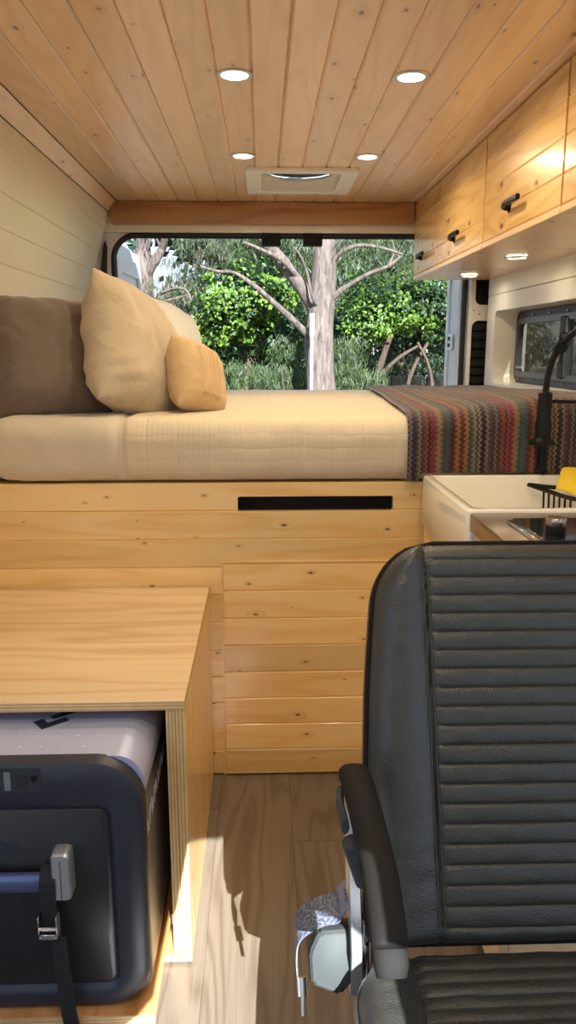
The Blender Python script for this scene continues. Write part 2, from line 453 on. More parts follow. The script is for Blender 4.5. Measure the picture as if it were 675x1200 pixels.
def cut(o, cutters):
    """subtract closed meshes from o's mesh (all in o's own coordinates)"""
    loc = o.matrix_basis.translation.copy()
    if o.parent: loc = WL[o.name]
    tmp = []
    for bm in cutters:
        bmesh.ops.recalc_face_normals(bm, faces=bm.faces)
        for v in bm.verts: v.co -= loc
        me = bpy.data.meshes.new('cutter'); bm.to_mesh(me); bm.free()
        c = bpy.data.objects.new('cutter', me); COL.objects.link(c)
        c.parent = o
        md = o.modifiers.new('cut', 'BOOLEAN'); md.operation = 'DIFFERENCE'; md.solver = 'EXACT'; md.object = c; md.use_self = False
        tmp.append(c)
    bpy.context.view_layer.update()
    dg = bpy.context.evaluated_depsgraph_get()
    me = bpy.data.meshes.new_from_object(o.evaluated_get(dg))
    o.modifiers.clear(); o.data = me
    for c in tmp: bpy.data.objects.remove(c)

def fbm(p, s): return noise.noise(V(p)*s)

# ------------------------------------------------------------------ room shell
CZ = 1.70                       # ceiling height
def board_profile(a0, a1, b0, b1, c=.0025):
    """a: across the face, b0 is the visible face side, b1 the back"""
    s = 1 if b1 > b0 else -1
    return [(a0, b1), (a0, b0+s*c), (a0+c, b0), (a1-c, b0), (a1, b0+s*c), (a1, b1)]

# floor: dark oak-look planks along the van
bm = bmesh.new()
xs = [-1.015+.18*i for i in range(13)]
for i in range(12):
    x0, x1 = xs[i], xs[i+1]
    joints = [-1., (.2+.55*i) % 1.3-.3, 1.585 if i == 6 else (1.0+.73*i) % 1.4+.6, 3.38]
    joints = sorted(set(joints))
    for a, b in zip(joints, joints[1:]):
        if b-a > .02: prism(bm, board_profile(x0, x1, 0., -.02, .0012), 1, a+.0006, b-.0006)
struct('floor', bm, 'floor')
bm = bmesh.new(); box(bm, (-.86, -1., -.09), (1.16, 3.42, -.021)); struct('floor_underside', bm, 'white_metal')

# ceiling boards
bm = bmesh.new()
bx = [-.582, -.487, -.409, -.330, -.251, -.171, -.094, -.019, .057, .137, .214, .291, .371, .449, .527, .605, .683, .76, .84, .95]
for a, b in zip(bx, bx[1:]):
    cuts = [-.9, 3.345]
    prism(bm, board_profile(a+.0003, b-.0003, CZ, CZ+.014, .0045), 1, -.9, 3.345)
ceil = struct('ceiling', bm, 'pine_y')
VX0, VX1, VY0, VY1 = -.020, .296, 2.722, 3.052      # hole of the roof vent
hole = bmesh.new(); box(hole, (VX0, VY0, CZ-.03), (VX1, VY1, CZ+.05))
lights_c = [(-.055, 1.822), (.329, 1.822), (-.055, 2.535), (.329, 2.535)]
cutters = [hole]
for x, y in lights_c:
    c = bmesh.new(); cyl(c, (x, y, CZ-.02), (x, y, CZ+.03), .031, seg=28); cutters.append(c)
cut(ceil, cutters)
# outer roof skin with the vent shaft left open
bm = bmesh.new(); box(bm, (-.70, -.9, CZ+.055), (1.08, 3.42, CZ+.075))
o = struct('roof_skin', bm, 'white_metal')
h = bmesh.new(); box(h, (VX0, VY0, CZ), (VX1, VY1, CZ+.2)); cut(o, [h])
bm = bmesh.new()
for a, b in (((VX0-.012, VY0-.012), (VX0, VY1+.012)), ((VX1, VY0-.012), (VX1+.012, VY1+.012)), ((VX0, VY0-.012), (VX1, VY0)), ((VX0, VY1), (VX1, VY1+.012))):
    box(bm, (*a, CZ+.014), (*b, CZ+.10))
struct('trim_vent_shaft', bm, 'plastic_white')

# cove strip between ceiling and left wall
bm = bmesh.new()
prism(bm, [(-.582, CZ), (-.615, 1.662), (-.632, 1.672), (-.595, CZ+.02)], 1, .6, 3.30)
struct('trim_1', bm, 'pine_y')
# left wall: painted shiplap leaning outwards
prof = [(-.615, 1.660), (-.635, 1.594), (-.660, 1.509), (-.680, 1.427), (-.700, 1.343), (-.715, 1.255), (-.726, 1.166), (-.733, 1.077), (-.738, .988), (-.742, .90), (-.745, .81), (-.747, .72), (-.749, .63), (-.75, .54), (-.75, .45), (-.75, .36), (-.75, .27), (-.75, .18), (-.75, .09), (-.75, 0.)]
bm = bmesh.new()
for (x0, z0), (x1, z1) in zip(prof, prof[1:]):
    d = V((x1-x0, z1-z0)); n = V((-d[1], d[0])).normalized()
    if n[0] > 0: n = -n
    dn = d.normalized(); p0 = V((x0, z0)); p1 = V((x1, z1)); c = .0028
    q = [p0+n*.016, p0+n*c, p0+dn*c, p1-dn*c, p1+n*c, p1+n*.016]
    end = 3.315-(1.66-min(z0, 1.66))*.10
    prism(bm, [tuple(v) for v in q], 1, .75, max(end, 3.2))
struct('wall_left', bm, 'white_wall')
bm = bmesh.new()
prism(bm, [(-.66, CZ+.055), (-.80, 1.4), (-.84, .9), (-.84, -.05), (-.80, -.05), (-.80, .9), (-.765, 1.4), (-.635, CZ+.02)], 1, .75, 3.42)
struct('wall_left_skin', bm, 'white_metal')

# right wall: two painted boards above, one sheet with the deep window reveal below
bm = bmesh.new()
for z0, z1 in ((1.333, 1.405), (1.405, 1.48), (1.48, 1.56), (1.56, 1.64), (1.64, 1.70)):
    prism(bm, board_profile(z0, z1, .940-.02*(z1-1.33), .956, .002) if False else [(.956, z0+.0003), (.942, z0+.0003), (.940, z0+.002), (.940, z1-.002), (.942, z1-.0003), (.956, z1-.0003)], 1, .75, 3.27)
box(bm, (.940, .75, 0.), (.956, 3.27, 1.331))
o = struct('wall_right', bm, 'right_wall')
WY0, WY1, WZ0, WZ1 = 2.20, 3.165, .984, 1.268
h = bmesh.new(); prism(h, rrect(WY0, WY1, WZ0, WZ1, .03), 0, .9, 1.0); cut(o, [h])
# reveal (tube of rounded rectangle) and outer skin
bm = bmesh.new()
A = rrect(WY0, WY1, WZ0, WZ1, .03); B = rrect(WY0+.004, WY1-.004, WZ0+.003, WZ1-.003, .045)
va = [bm.verts.new((.9405, *p)) for p in A]; vb = [bm.verts.new((1.045, *p)) for p in B]
vo = [bm.verts.new((.9405, *p)) for p in rrect(WY0-.006, WY1+.006, WZ0-.006, WZ1+.006, .034)]; vo2 = [bm.verts.new((1.045, *p)) for p in rrect(WY0-.006, WY1+.006, WZ0-.006, WZ1+.006, .05)]
n = len(A)
for i in range(n):
    j = (i+1) % n
    bm.faces.new((va[i], va[j], vb[j], vb[i])); bm.faces.new((vo[i], vo[j], va[j], va[i])); bm.faces.new((vo[i], vo2[i], vo2[j], vo[j])); bm.faces.new((vb[i], vb[j], vo2[j], vo2[i]))
bmesh.ops.recalc_face_normals(bm, faces=bm.faces)
struct('trim_window_reveal', bm, 'right_wall')
bm = bmesh.new(); box(bm, (1.05, .75, -.05), (1.07, 3.42, CZ+.055))
o = struct('wall_right_skin', bm, 'white_metal')
h = bmesh.new(); prism(h, rrect(WY0+.01, WY1-.01, WZ0+.01, WZ1-.01, .045), 0, .9, 1.2); cut(o, [h])

# sliding window in the right wall
bm = bmesh.new()
outer = rrect(WY0+.006, WY1-.006, WZ0+.005, WZ1-.005, .045); inner = rrect(WY0+.03, WY1-.028, WZ0+.028, WZ1-.030, .030)
def ring_plate(bm, outer, inner, x0, x1):
    n = len(outer)
    a = [bm.verts.new((x0, *p)) for p in outer]; b = [bm.verts.new((x0, *p)) for p in inner]
    c = [bm.verts.new((x1, *p)) for p in outer]; d = [bm.verts.new((x1, *p)) for p in inner]
    for i in range(n):
        j = (i+1) % n
        for q in ((a[i], a[j], b[j], b[i]), (c[i], d[i], d[j], c[j]), (a[i], c[i], c[j], a[j]), (b[i], b[j], d[j], d[i])): bm.faces.new(q)
    bmesh.ops.recalc_face_normals(bm, faces=bm.faces)
ring_plate(bm, outer, inner, 1.028, 1.05)
win = struct('window_1', bm, 'black_rubber')
bm = bmesh.new(); ring_plate(bm, rrect(WY0+.03, WY1-.028, WZ0+.028, WZ1-.03, .03), rrect(WY0+.045, WY1-.05, WZ0+.048, WZ1-.052, .022), 1.022, 1.044)
box(bm, (1.018, 2.60, WZ0+.04), (1.04, 2.618, WZ1-.045), .002)
box(bm, (1.026, 2.66, WZ0+.04), (1.046, 2.672, WZ1-.045), .002)
struct('window_frame', bm, 'win_alu', win)
bm = bmesh.new(); box(bm, (1.016, 2.616, WZ0+.035), (1.05, 2.662, WZ1-.04), .002); struct('window_mullion', bm, 'black_plastic', win)
bm = bmesh.new(); box(bm, (1.005, 2.640, 1.075), (1.018, 2.652, 1.155), .003, 2)
for z in (1.085, 1.145): cyl(bm, (1.0, 2.646, z), (1.007, 2.646, z), .0035, seg=10)
struct('window_latch', bm, 'alu', win)
bm = bmesh.new(); box(bm, (1.034, 2.66, WZ0+.045), (1.037, WY1-.045, WZ1-.05)); struct('window_pane', bm, 'tinted', win)
bm = bmesh.new(); box(bm, (1.030, WY0+.04, WZ0+.045), (1.033, 2.61, WZ1-.05)); struct('window_pane', bm, 'tinted', win)
bm = bmesh.new()
for y in (2.45, 2.62, 2.79, 2.96, 3.09): cyl(bm, (1.022, y, WZ1-.022), (1.029, y, WZ1-.022), .004, seg=8); cyl(bm, (1.022, y, WZ0+.018), (1.029, y, WZ0+.018), .003, seg=8)
struct('window_screw', bm, 'chrome', win)

# rear opening: header beam, white metal frame, black seal
bm = bmesh.new(); box(bm, (-.603, 3.285, 1.613), (.625, 3.325, CZ-.001), .004, 2); struct('trim_2', bm, 'beam')
bm = bmesh.new()
box(bm, (-.75, 3.35, 0), (1.0, 3.41, 1.82))
o = struct('wall_rear', bm, 'white_metal')
OX0, OX1, OZ0, OZ1 = -.615, .862, .1, 1.582
h = bmesh.new(); prism(h, rrect(OX0, OX1, OZ0, OZ1, .10, 10), 1, 3.2, 3.6); cut(o, [h])
def seal_path(x0, x1, z0, z1, r, y):
    P = [(x, y, z) for x, z in rrect(x0, x1, z0, z1, r, 10)]; return P
bm = bmesh.new(); sweep(bm, seal_path(OX0+.005, OX1-.003, OZ0+.005, OZ1-.005, .095, 3.352), .012, .016, seg=10, up=(0, 1, 0), closed=True)
struct('trim_3', bm, 'black_rubber')
bm = bmesh.new(); box(bm, (-.75, 3.326, 1.586), (1.0, 3.352, 1.70)); struct('trim_4', bm, 'right_wall')
# left dark vent slot and right pillar with black louvred panels
bm = bmesh.new(); prism(bm, [(-.695, .95), (-.668, .95), (-.640, 1.42), (-.634, 1.53), (-.640, 1.555), (-.650, 1.53), (-.668, 1.40)], 1, 3.338, 3.352); struct('trim_5', bm, 'black_rubber')
bm = bmesh.new(); box(bm, (.872, 3.300, .1), (1.0, 3.352, 1.70), .008, 2)
for zz, xx in ((1.272, .905), (1.262, .930), (1.285, .93)): pass
pil = struct('trim_6', bm, 'beige_metal')
c1 = bmesh.new(); prism(c1, rrect(.894, 1.2, 1.300, 1.60, .025), 1, 3.25, 3.335)
c2 = bmesh.new(); prism(c2, rrect(.884, 1.2, .3, 1.236, .03), 1, 3.25, 3.335)
cut(pil, [c1, c2])
bm = bmesh.new(); box(bm, (.880, 3.326, .28), (.9995, 3.3345, 1.238)); box(bm, (.890, 3.326, 1.296), (.9995, 3.3345, 1.62))
for k in range(22):
    z = .42+k*.037
    prism(bm, [(3.330, z+.031), (3.314, z+.028), (3.308, z), (3.330, z)], 0, .886, .999)
struct('vent_louvres', bm, 'black_plastic', pil)
bm = bmesh.new()
for x, z, r in ((.889, 1.277, .0022), (.914, 1.262, .003), (.914, 1.272, .0015)): cyl(bm, (x, 3.297, z), (x, 3.301, z), r, seg=10)
struct('rivet', bm, 'black_plastic', pil)
# two black latch catches hanging at the header
for x in (.041, .213):
    bm = bmesh.new(); box(bm, (x-.040, 3.332, 1.536), (x+.040, 3.372, 1.606), .004, 2)
    box(bm, (x-.026, 3.326, 1.548), (x+.026, 3.334, 1.570), .003, 2)
    o = obj('door_catch', bm, 'black_plastic'); tag(o, 'black door catch under the rear header, '+('left of the pair, above the forked branch' if x < .1 else 'right of the pair, above the big trunk'), 'catch', 'door catches on the rear header')

# rear doors, swung open
def rear_door(name, hx, ang, sgn):
    bm = bmesh.new()
    w = .60 if sgn < 0 else .40
    P = rrect(0, w, .0, 1.50, .06)
    prism(bm, P, 1, -.02, .02)
    R_ = Matrix.Rotation(ang, 4, 'Z')
    for v in bm.verts: v.co = R_ @ v.co + V((hx, 3.43, .07))
    d = struct(name, bm, 'white_metal')
    bm = bmesh.new()                                    # pressed inner frame
    n0 = rrect(.03, w-.03, .05, 1.45, .05); n1 = rrect(.09, w-.09, .12, 1.38, .05)
    y = .03*sgn
    a = [bm.verts.new((p[0], .02*sgn, p[1])) for p in n0]; b = [bm.verts.new((p[0]*.97+.008, y, p[1])) for p in n0]; c = [bm.verts.new((p[0], y, p[1])) for p in n1]; e = [bm.verts.new((p[0], .021*sgn, p[1])) for p in n1]
    n = len(a)
    for i in range(n):
        j = (i+1) % n
        for q in ((a[i], a[j], b[j], b[i]), (b[i], b[j], c[j], c[i]), (c[i], c[j], e[j], e[i])): bm.faces.new(q)
    bmesh.ops.recalc_face_normals(bm, faces=bm.faces)
    for v in bm.verts: v.co = R_ @ v.co + V((hx, 3.43, .07))
    struct('door_inner_frame', bm, 'white_metal', d)
    return d, R_, hx
dl, _, _ = rear_door('door_1', -.645, math.radians(88), -1)
dr, Rr, hx = rear_door('door_2', .895, math.radians(86), 1)
bm = bmesh.new()
prism(bm, rrect(.17, .255, 1.045, 1.12, .008), 1, .028, .036)
for v in bm.verts: v.co = Rr @ v.co + V((hx, 3.43, .07))
pl = struct('lock_plate', bm, 'plastic_white', dr)
bm = bmesh.new()
for z in (1.066, 1.096): prism(bm, rrect(.195, .23, z-.009, z+.009, .006), 1, .036, .041)
for v in bm.verts: v.co = Rr @ v.co + V((hx, 3.43, .07))
struct('lock_slot', bm, 'black_plastic', pl)

# added unseen partition behind the camera: its opening is shaped to cut the sun patch
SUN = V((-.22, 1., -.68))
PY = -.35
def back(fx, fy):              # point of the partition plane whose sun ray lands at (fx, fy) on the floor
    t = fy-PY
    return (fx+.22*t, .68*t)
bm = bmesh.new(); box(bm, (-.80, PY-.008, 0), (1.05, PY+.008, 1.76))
o = struct('sun_mask_partition', bm, 'white_metal')
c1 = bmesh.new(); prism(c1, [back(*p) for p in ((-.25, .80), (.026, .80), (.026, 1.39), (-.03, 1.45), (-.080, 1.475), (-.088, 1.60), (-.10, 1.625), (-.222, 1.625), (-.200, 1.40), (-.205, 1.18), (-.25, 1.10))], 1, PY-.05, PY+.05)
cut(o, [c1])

# ------------------------------------------------------------------ roof vent
vent = thing('roof_vent', 'square white roof vent with round smoky dome in the pine ceiling', 'roof vent', (.138, 2.887, CZ-.012))
bm = bmesh.new()
def sq_ring(bm, x0, x1, y0, y1, w, z0, z1, r=.012):
    A = rrect(x0, x1, y0, y1, r); B = rrect(x0+w, x1-w, y0+w, y1-w, r*.6); n = len(A)
    a = [bm.verts.new((*p, z0)) for p in A]; b = [bm.verts.new((*p, z0)) for p in B]; c = [bm.verts.new((*p, z1)) for p in A]; d = [bm.verts.new((*p, z1)) for p in B]
    for i in range(n):
        j = (i+1) % n
        for q in ((a[i], a[j], b[j], b[i]), (c[i], d[i], d[j], c[j]), (a[i], c[i], c[j], a[j]), (b[i], b[j], d[j], d[i])): bm.faces.new(q)
    bmesh.ops.recalc_face_normals(bm, faces=bm.faces)
sq_ring(bm, -.050, .326, 2.690, 3.085, .036, CZ-.010, CZ-.0005)
obj('vent_frame', bm, 'plastic_white', vent)
bm = bmesh.new(); sq_ring(bm, -.017, .293, 2.725, 3.049, .020, CZ-.008, CZ+.052); 
o = obj('inner_collar', bm, 'plastic_white', vent)
bm = bmesh.new()
# plate with round opening
n = 48; cx, cy, rr = .138, 2.885, .118
ring = [bm.verts.new((cx+rr*math.cos(2*PI*i/n), cy+rr*math.sin(2*PI*i/n), CZ+.030)) for i in range(n)]
sqr = []
for i in range(n):
    a = 2*PI*i/n; c, s = math.cos(a), math.sin(a); k = 1/max(abs(c), abs(s))
    sqr.append(bm.verts.new((cx+c*k*.152, cy+s*k*.159, CZ+.030)))
for i in range(n): bm.faces.new((ring[i], ring[(i+1) % n], sqr[(i+1) % n], sqr[i]))
obj('vent_plate', bm, 'plastic_white', vent)
bm = bmesh.new(); sweep(bm, [(cx+.119*math.cos(2*PI*i/40), cy+.119*math.sin(2*PI*i/40), CZ+.026) for i in range(40)], .0045, seg=8, closed=True); obj('dome_ring', bm, 'alu', vent)
bm = bmesh.new(); lathe(bm, (cx, cy, CZ+.032), [(.1235, .0005), (.115, .025), (.09, .045), (.05, .058), (.001, .062)]); obj('dome', bm, 'dome', vent)
bm = bmesh.new()
for k in range(5):
    a = 2*PI*k/5+.3
    for q in range(1):
        p = [V((cx, cy, CZ+.045))+V((math.cos(a+d)*r, math.sin(a+d)*r, h)) for r, d, h in ((.015, -.3, 0), (.10, -.22, .006), (.10, .30, -.004), (.015, .5, 0))]
        f = [bm.verts.new(x) for x in p] + [bm.verts.new(x+V((0, 0, .002))) for x in p]
        bm.faces.new(f[:4]); bm.faces.new(f[4:][::-1])
        for i in range(4): bm.faces.new((f[i], f[(i+1) % 4], f[4+(i+1) % 4], f[4+i]))
lathe(bm, (cx, cy, CZ+.040), [(.018, 0), (.018, .014), (.001, .016)], 16)
obj('fan_blades', bm, 'plastic_grey', vent)

# ------------------------------------------------------------------ downlights
def downlight(x, y, z, label, group, r=.030):
    t = thing('downlight', label, 'downlight', (x, y, z), group)
    bm = bmesh.new(); sweep(bm, [(x+(r+.0035)*math.cos(2*PI*i/32), y+(r+.0035)*math.sin(2*PI*i/32), z-.001) for i in range(32)], .0055, .003, seg=8, closed=True)
    obj('trim_ring', bm, 'alu', t)
    bm = bmesh.new(); lathe(bm, (x, y, z), [(.001, .0022), (r*.9, .0022), (r, .0035), (r, .012), (.001, .012)], 28); obj('lens', bm, 'lamp', t)
    return t
def lamp(x, y, z, w, r=.03, col=(1., .84, .58)):
    l = bpy.data.lights.new('downlight_or_fill_beam', 'AREA'); l.shape = 'DISK'; l.size = r*2; l.energy = w; l.color = col
    o = bpy.data.objects.new('downlight_or_fill_beam', l); COL.objects.link(o); o.location = (x, y, z+.0012); return o
G = 'recessed downlights in the ceiling'
t0 = downlight(-.055, 1.822, CZ, 'round recessed downlight in the pine ceiling, the nearer left one of the four', G)
for (x, y), lb in zip(lights_c[1:], ('round recessed downlight in the pine ceiling, the nearer right one towards the cabinets', 'round recessed downlight just beside the roof vent on its left', 'round recessed downlight just beside the roof vent on its right')):
    t = copy_tree(t0); t.location = (x, y, CZ); t['label'] = lb
CEIL_W = 2.8
for x, y in lights_c: lamp(x, y, CZ, CEIL_W)
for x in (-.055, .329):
    for y, q in ((1.10, 1.25), (.40, 2.4)): lamp(x, y, CZ-.004, q)  # added fill lamps without fixtures, out of view, to brighten front-facing surfaces

# ------------------------------------------------------------------ overhead cabinets
CX = .63; CB = 1.400
units = [(2.860, 3.300, 'overhead pine cabinet at the far end above the blanket by the rear opening'),
         (2.282, 2.855, 'overhead pine cabinet second from the rear opening'),
         (1.695, 2.277, 'overhead pine cabinet third from the rear opening, large door with black handle'),
         (1.10, 1.690, 'overhead pine cabinet cut off by the right edge of the photo, no handle in view')]
hand_y = [3.085, 2.555, 1.985, 1.39]
for k, (y0, y1, lb) in enumerate(units):
    t = thing('overhead_cabinet', lb, 'cabinet', (.785, (y0+y1)/2, CB), 'overhead cabinets on the right')
    bm = bmesh.new()
    box(bm, (CX+.019, y0, CB+.010), (CX+.029, y1, CZ-.001)); box(bm, (.925, y0, CB+.01), (.939, y1, CZ-.001))
    box(bm, (CX+.03, y0, CB+.01), (.925, y0+.012, CZ-.001)); box(bm, (CX+.03, y1-.012, CB+.01), (.925, y1, CZ-.001))
    obj('carcass', bm, 'pine_cab', t)
    bm = bmesh.new(); box(bm, (CX+.012, y0, CB), (.938, y1, CB+.011)); obj('bottom_panel', bm, 'pine_y', t)
    bm = bmesh.new(); box(bm, (CX-.002, y0, CB-.002), (CX+.012, y1, CB+.014), .002); obj('bottom_rail', bm, 'pine_y', t)
    bm = bmesh.new(); zz = [CB+.016, CB+.077, CB+.151, CB+.226, CZ-.003]
    for a, b in zip(zz, zz[1:]):
        c = .003
        prism(bm, [(CX+.018, a), (CX+c, a), (CX, a+c), (CX, b-c), (CX+c, b), (CX+.018, b)], 1, y0+.003, y1-.003)
    d = obj('door', bm, 'pine_cab', t)
    hy = hand_y[k]
    if k < 3:
        bm = bmesh.new()
        sweep(bm, smooth_pts([(CX+.001, hy+.060, 1.470), (CX-.010, hy+.060, 1.470), (CX-.020, hy+.050, 1.472), (CX-.024, hy+.020, 1.474), (CX-.024, hy-.030, 1.474), (CX-.024, hy-.075, 1.472)], 3), .0055, .0075, seg=10, ex=3., up=(.1, .1, 1))
        lathe(bm, (CX-.003, hy+.060, 1.470), [(.012, .0), (.012, .0028)], 14, axis=0)
        obj('handle', bm, 'black_plastic', d)
dl1 = [(.789, 2.458), (.804, 3.072)]
t1 = downlight(.789, 2.458, CB-.0045, 'small round downlight under the overhead cabinets, nearer to the camera above the side window', 'downlights under the overhead cabinets')
t2 = copy_tree(t1); t2.location = (.804, 3.072, CB-.0045); t2['label'] = 'small round downlight under the last overhead cabinet near the rear pillar'
for x, y in dl1: lamp(x, y, CB-.004, .5)

# ------------------------------------------------------------------ bed base
BY = 1.88
bed = thing('bed_platform', 'knotty pine bed platform of horizontal boards with a dark slot and an access panel', 'bed base', (-.17, 2.55, 0))
bm = bmesh.new()
rows = [.795, .724, .651, .578, .505, .430, .355, .281, .207, .131, .069, .001]
for z1, z0 in zip(rows, rows[1:]):
    prism(bm, [(q, p) for p, q in board_profile(z0+.0002, z1-.0002, BY, BY+.016, .0026)], 0, -.745, .44)
fb = obj('front_boards', bm, 'pine_x', bed)
c = bmesh.new(); prism(c, rrect(-.063, .326, .7225, .760, .005), 1, BY-.05, BY+.05); cut(fb, [c])
bm = bmesh.new(); box(bm, (-.745, BY+.02, .775), (.938, 3.28, .794)); box(bm, (-.745, 3.26, 0.), (.938, 3.28, .774)); box(bm, (.44, BY+.001, 0), (.938, BY+.018, .774))
obj('deck', bm, 'pine_x', bed)
bm = bmesh.new(); box(bm, (-.10, BY+.06, .69), (.36, BY+.07, .77)); obj('slot_back', bm, 'dark', bed)  # dark sheet, the shade inside the slot put into its colour
bm = bmesh.new(); rows2 = [.590, .517, .443, .3695, .296, .2225, .149, .0755, .003]
for z1, z0 in zip(rows2, rows2[1:]):
    prism(bm, [(q, p) for p, q in board_profile(z0+.0002, z1-.0002, BY-.007, BY-.0005, .0026)], 0, -.102, .350)
obj('access_panel', bm, 'pine_x', bed, label='proud pine panel of horizontal boards')
bm = bmesh.new(); box(bm, (-.1075, BY-.004, .0), (-.1035, BY-.0003, .597)); box(bm, (-.1075, BY-.011, .5925), (.352, BY-.0003, .598))
obj('panel_edge', bm, 'pine_x', bed)

# ------------------------------------------------------------------ mattress and covers
def slab(bm, x0, x1, y0, y1, z0, z1, wob=.003, ex=5., nx=90, seed=0, capr=.05):
    """soft rounded slab, long in x; section is a superellipse in y,z"""
    hy, hz = (y1-y0)/2, (z1-z0)/2; cy, cz = (y0+y1)/2, (z0+z1)/2
    K = 96
    # denser sampling at the corners of the long flat section
    sec = []
    r = .055
    R2 = rrect(y0, y1, z0, z1, r, 8)
    out = []
    for i in range(len(R2)):
        a, b = V(R2[i]), V(R2[(i+1) % len(R2)])
        m = max(1, int((b-a).length/.045))
        for j in range(m): out.append(a.lerp(b, j/m))
    rings = []
    for i in range(nx+1):
        u = i/nx; x = x0+(x1-x0)*u
        e = min((x-x0), (x1-x))
        k = 1. if e > capr else math.sqrt(max(0., 1-(1-e/capr)**2))
        ring = []
        for p in out:
            y = p[0]; z = p[1]
            if k < 1:
                ins = capr*(1-k)*.9
                y = cy+(y-cy)*(1-ins/hy); z = cz+(z-cz)*(1-ins/hz*.55)
            w = noise.noise(V((x*7+seed, y*7, z*9)))*wob+noise.noise(V((x*22+seed, y*18, z*22)))*wob*.45
            d = V((y-cy, (z-cz)*4)).normalized()
            ring.append(bm.verts.new((x, y+d[0]*w*1.6, z+d[1]*w)))
        rings.append(ring)
    n = len(out); fs = []
    for A, B in zip(rings, rings[1:]):
        for q in range(n): fs.append(bm.faces.new((A[q], A[(q+1) % n], B[(q+1) % n], B[q])))
    fs.append(bm.faces.new(rings[0][::-1])); fs.append(bm.faces.new(rings[-1]))
    bmesh.ops.recalc_face_normals(bm, faces=fs)
mt = thing('mattress', 'thick mattress in cream quilted cotton on the pine bed platform', 'mattress', (.1, 2.55, .795))
bm = bmesh.new(); slab(bm, -.640, .930, 1.862, 3.24, .797, .948, nx=120); obj('mattress_core', bm, 'sheet', mt, 60)
bm = bmesh.new(); slab(bm, -.342, .60, 1.852, 3.25, .8, .955, wob=.004, nx=110, seed=4, capr=.02); obj('quilt', bm, 'quilt', mt, 60)
bm = bmesh.new(); slab(bm, -.652, -.345, 1.846, 2.70, .8, .955, wob=.006, nx=40, seed=9, capr=.03); obj('folded_cover', bm, 'sheet', mt, 60, label='smooth cream cover folded over the left end')
bm = bmesh.new(); slab(bm, -.738, -.645, 1.872, 3.2, .797, .950, wob=.005, nx=20, seed=2, capr=.03); obj('wall_side_bolster', bm, 'sheet', mt, 60)

# striped blanket: lies on the bed and hangs down the front
bm = bmesh.new()
S_top = 1.30; 
def blanket(u, v, th=0.):
    s = v*1.53                                    # path length from the far edge
    r = .05
    y_f = 1.849-th
    xl = .430-.078*min(1., s/1.33)**1.3
    x = xl+(.934-xl)*u
    bulge = .030*max(0., min(1., (x-.42)/.25))*1.0
    ztop = .965+th+bulge*max(0., min(1., (s-.2)/.9)) + noise.noise(V((x*9, s*3, 1.)))*.006
    arc = r*PI/2; flat_len = 3.20-(y_f+r)
    if s < flat_len: p = V((x, 3.20-s, ztop))
    elif s < flat_len+arc:
        a = (s-flat_len)/r
        p = V((x, y_f+r-r*math.sin(a), ztop-r+r*math.cos(a)))
    else:
        d = s-flat_len-arc
        p = V((x, y_f+noise.noise(V((x*11, d*6, 5.)))*.004-.002*math.sin(x*38), ztop-r-d))
        if u > 0: pass
    p.z = max(p.z, .803 if x < .383 else .8225)
    if s < flat_len: p.y += noise.noise(V((x*5, s*5, 2.)))*.004
    return p
W = .55
vs, f1 = grid(bm, lambda u, v: blanket(u, v, .006), 90, 110, uv=lambda a, b: (a*W, b*1.53))
vs2, f2 = grid(bm, lambda u, v: blanket(u, v, 0.), 90, 110, uv=lambda a, b: (a*W, b*1.53))
for a, b in ((0, 1),):
    for j in range(110):
        bm.faces.new((vs[0][j], vs[0][j+1], vs2[0][j+1], vs2[0][j])); bm.faces.new((vs[90][j], vs2[90][j], vs2[90][j+1], vs[90][j+1]))
    for i in range(90):
        bm.faces.new((vs[i][0], vs2[i][0], vs2[i+1][0], vs[i+1][0])); bm.faces.new((vs[i][110], vs[i+1][110], vs2[i+1][110], vs2[i][110]))
bmesh.ops.recalc_face_normals(bm, faces=bm.faces)
o = obj('striped_blanket', bm, 'stripes', None, 60); tag(o, 'colourful zigzag striped knitted blanket draped over the right end of the bed', 'blanket')

# ------------------------------------------------------------------ pillows
def pillow(name, label, mat, w, h, t, cen, xdir, updir, seed=1, pinch=.10, wr=.006, ribs=False, piping=False):
    X = V(xdir).normalized(); Z = V(updir); Z = (Z-X*Z.dot(X)).normalized(); Y = Z.cross(X)
    bm = bmesh.new(); n = 56
    def P(u, v, side):
        a, b = u*2-1, v*2-1
        # pincushion outline: pointed corners, slightly hollow sides
        rc = 1-.03*(a*a*b*b)**2.5
        k = (1-pinch*.5*(1-b*b)*abs(a)**3)*rc; l = (1-pinch*.5*(1-a*a)*abs(b)**3)*rc
        prof = (max(0., 1-a**4)*max(0., 1-b**4))**.55
        prof *= 1.-.35*(a*a*b*b)
        wv = noise.noise(V((a*2.1+seed*3.1, b*2.1, side*.7+seed)))*.5+noise.noise(V((a*5.+seed, b*2.7, side+seed)))*.35
        rad = math.hypot(a, b); ang = math.atan2(b, a)
        fold = math.sin(ang*13+noise.noise(V((a*2, b*2, seed)))*6)*max(0., rad-.45)**1.3*prof**.3
        d = t/2*prof + (wv*wr*2+fold*wr*.8)*(1 if prof > .02 else prof*50)
        if ribs and side > 0 and abs(a+.12) < .42 and abs(b) < .66:
            d += .0085*abs(math.sin((a+.54)/.84*PI*5))**.6
        sag = -.05*h*(a*a)*(1 if b > 0 else .3)
        return V(cen)+X*(a*k*w/2)+Z*(b*l*h/2+sag*.4)+Y*(-side*d)
    g1, _ = grid(bm, lambda u, v: P(u, v, 1), n, n); g2, _ = grid(bm, lambda u, v: P(u, v, -1), n, n)
    bmesh.ops.remove_doubles(bm, verts=bm.verts, dist=1e-5)
    bmesh.ops.recalc_face_normals(bm, faces=bm.faces)
    o = obj(name, bm, mat, None, 80); tag(o, label, 'pillow')
    return o, (X, Y, Z)
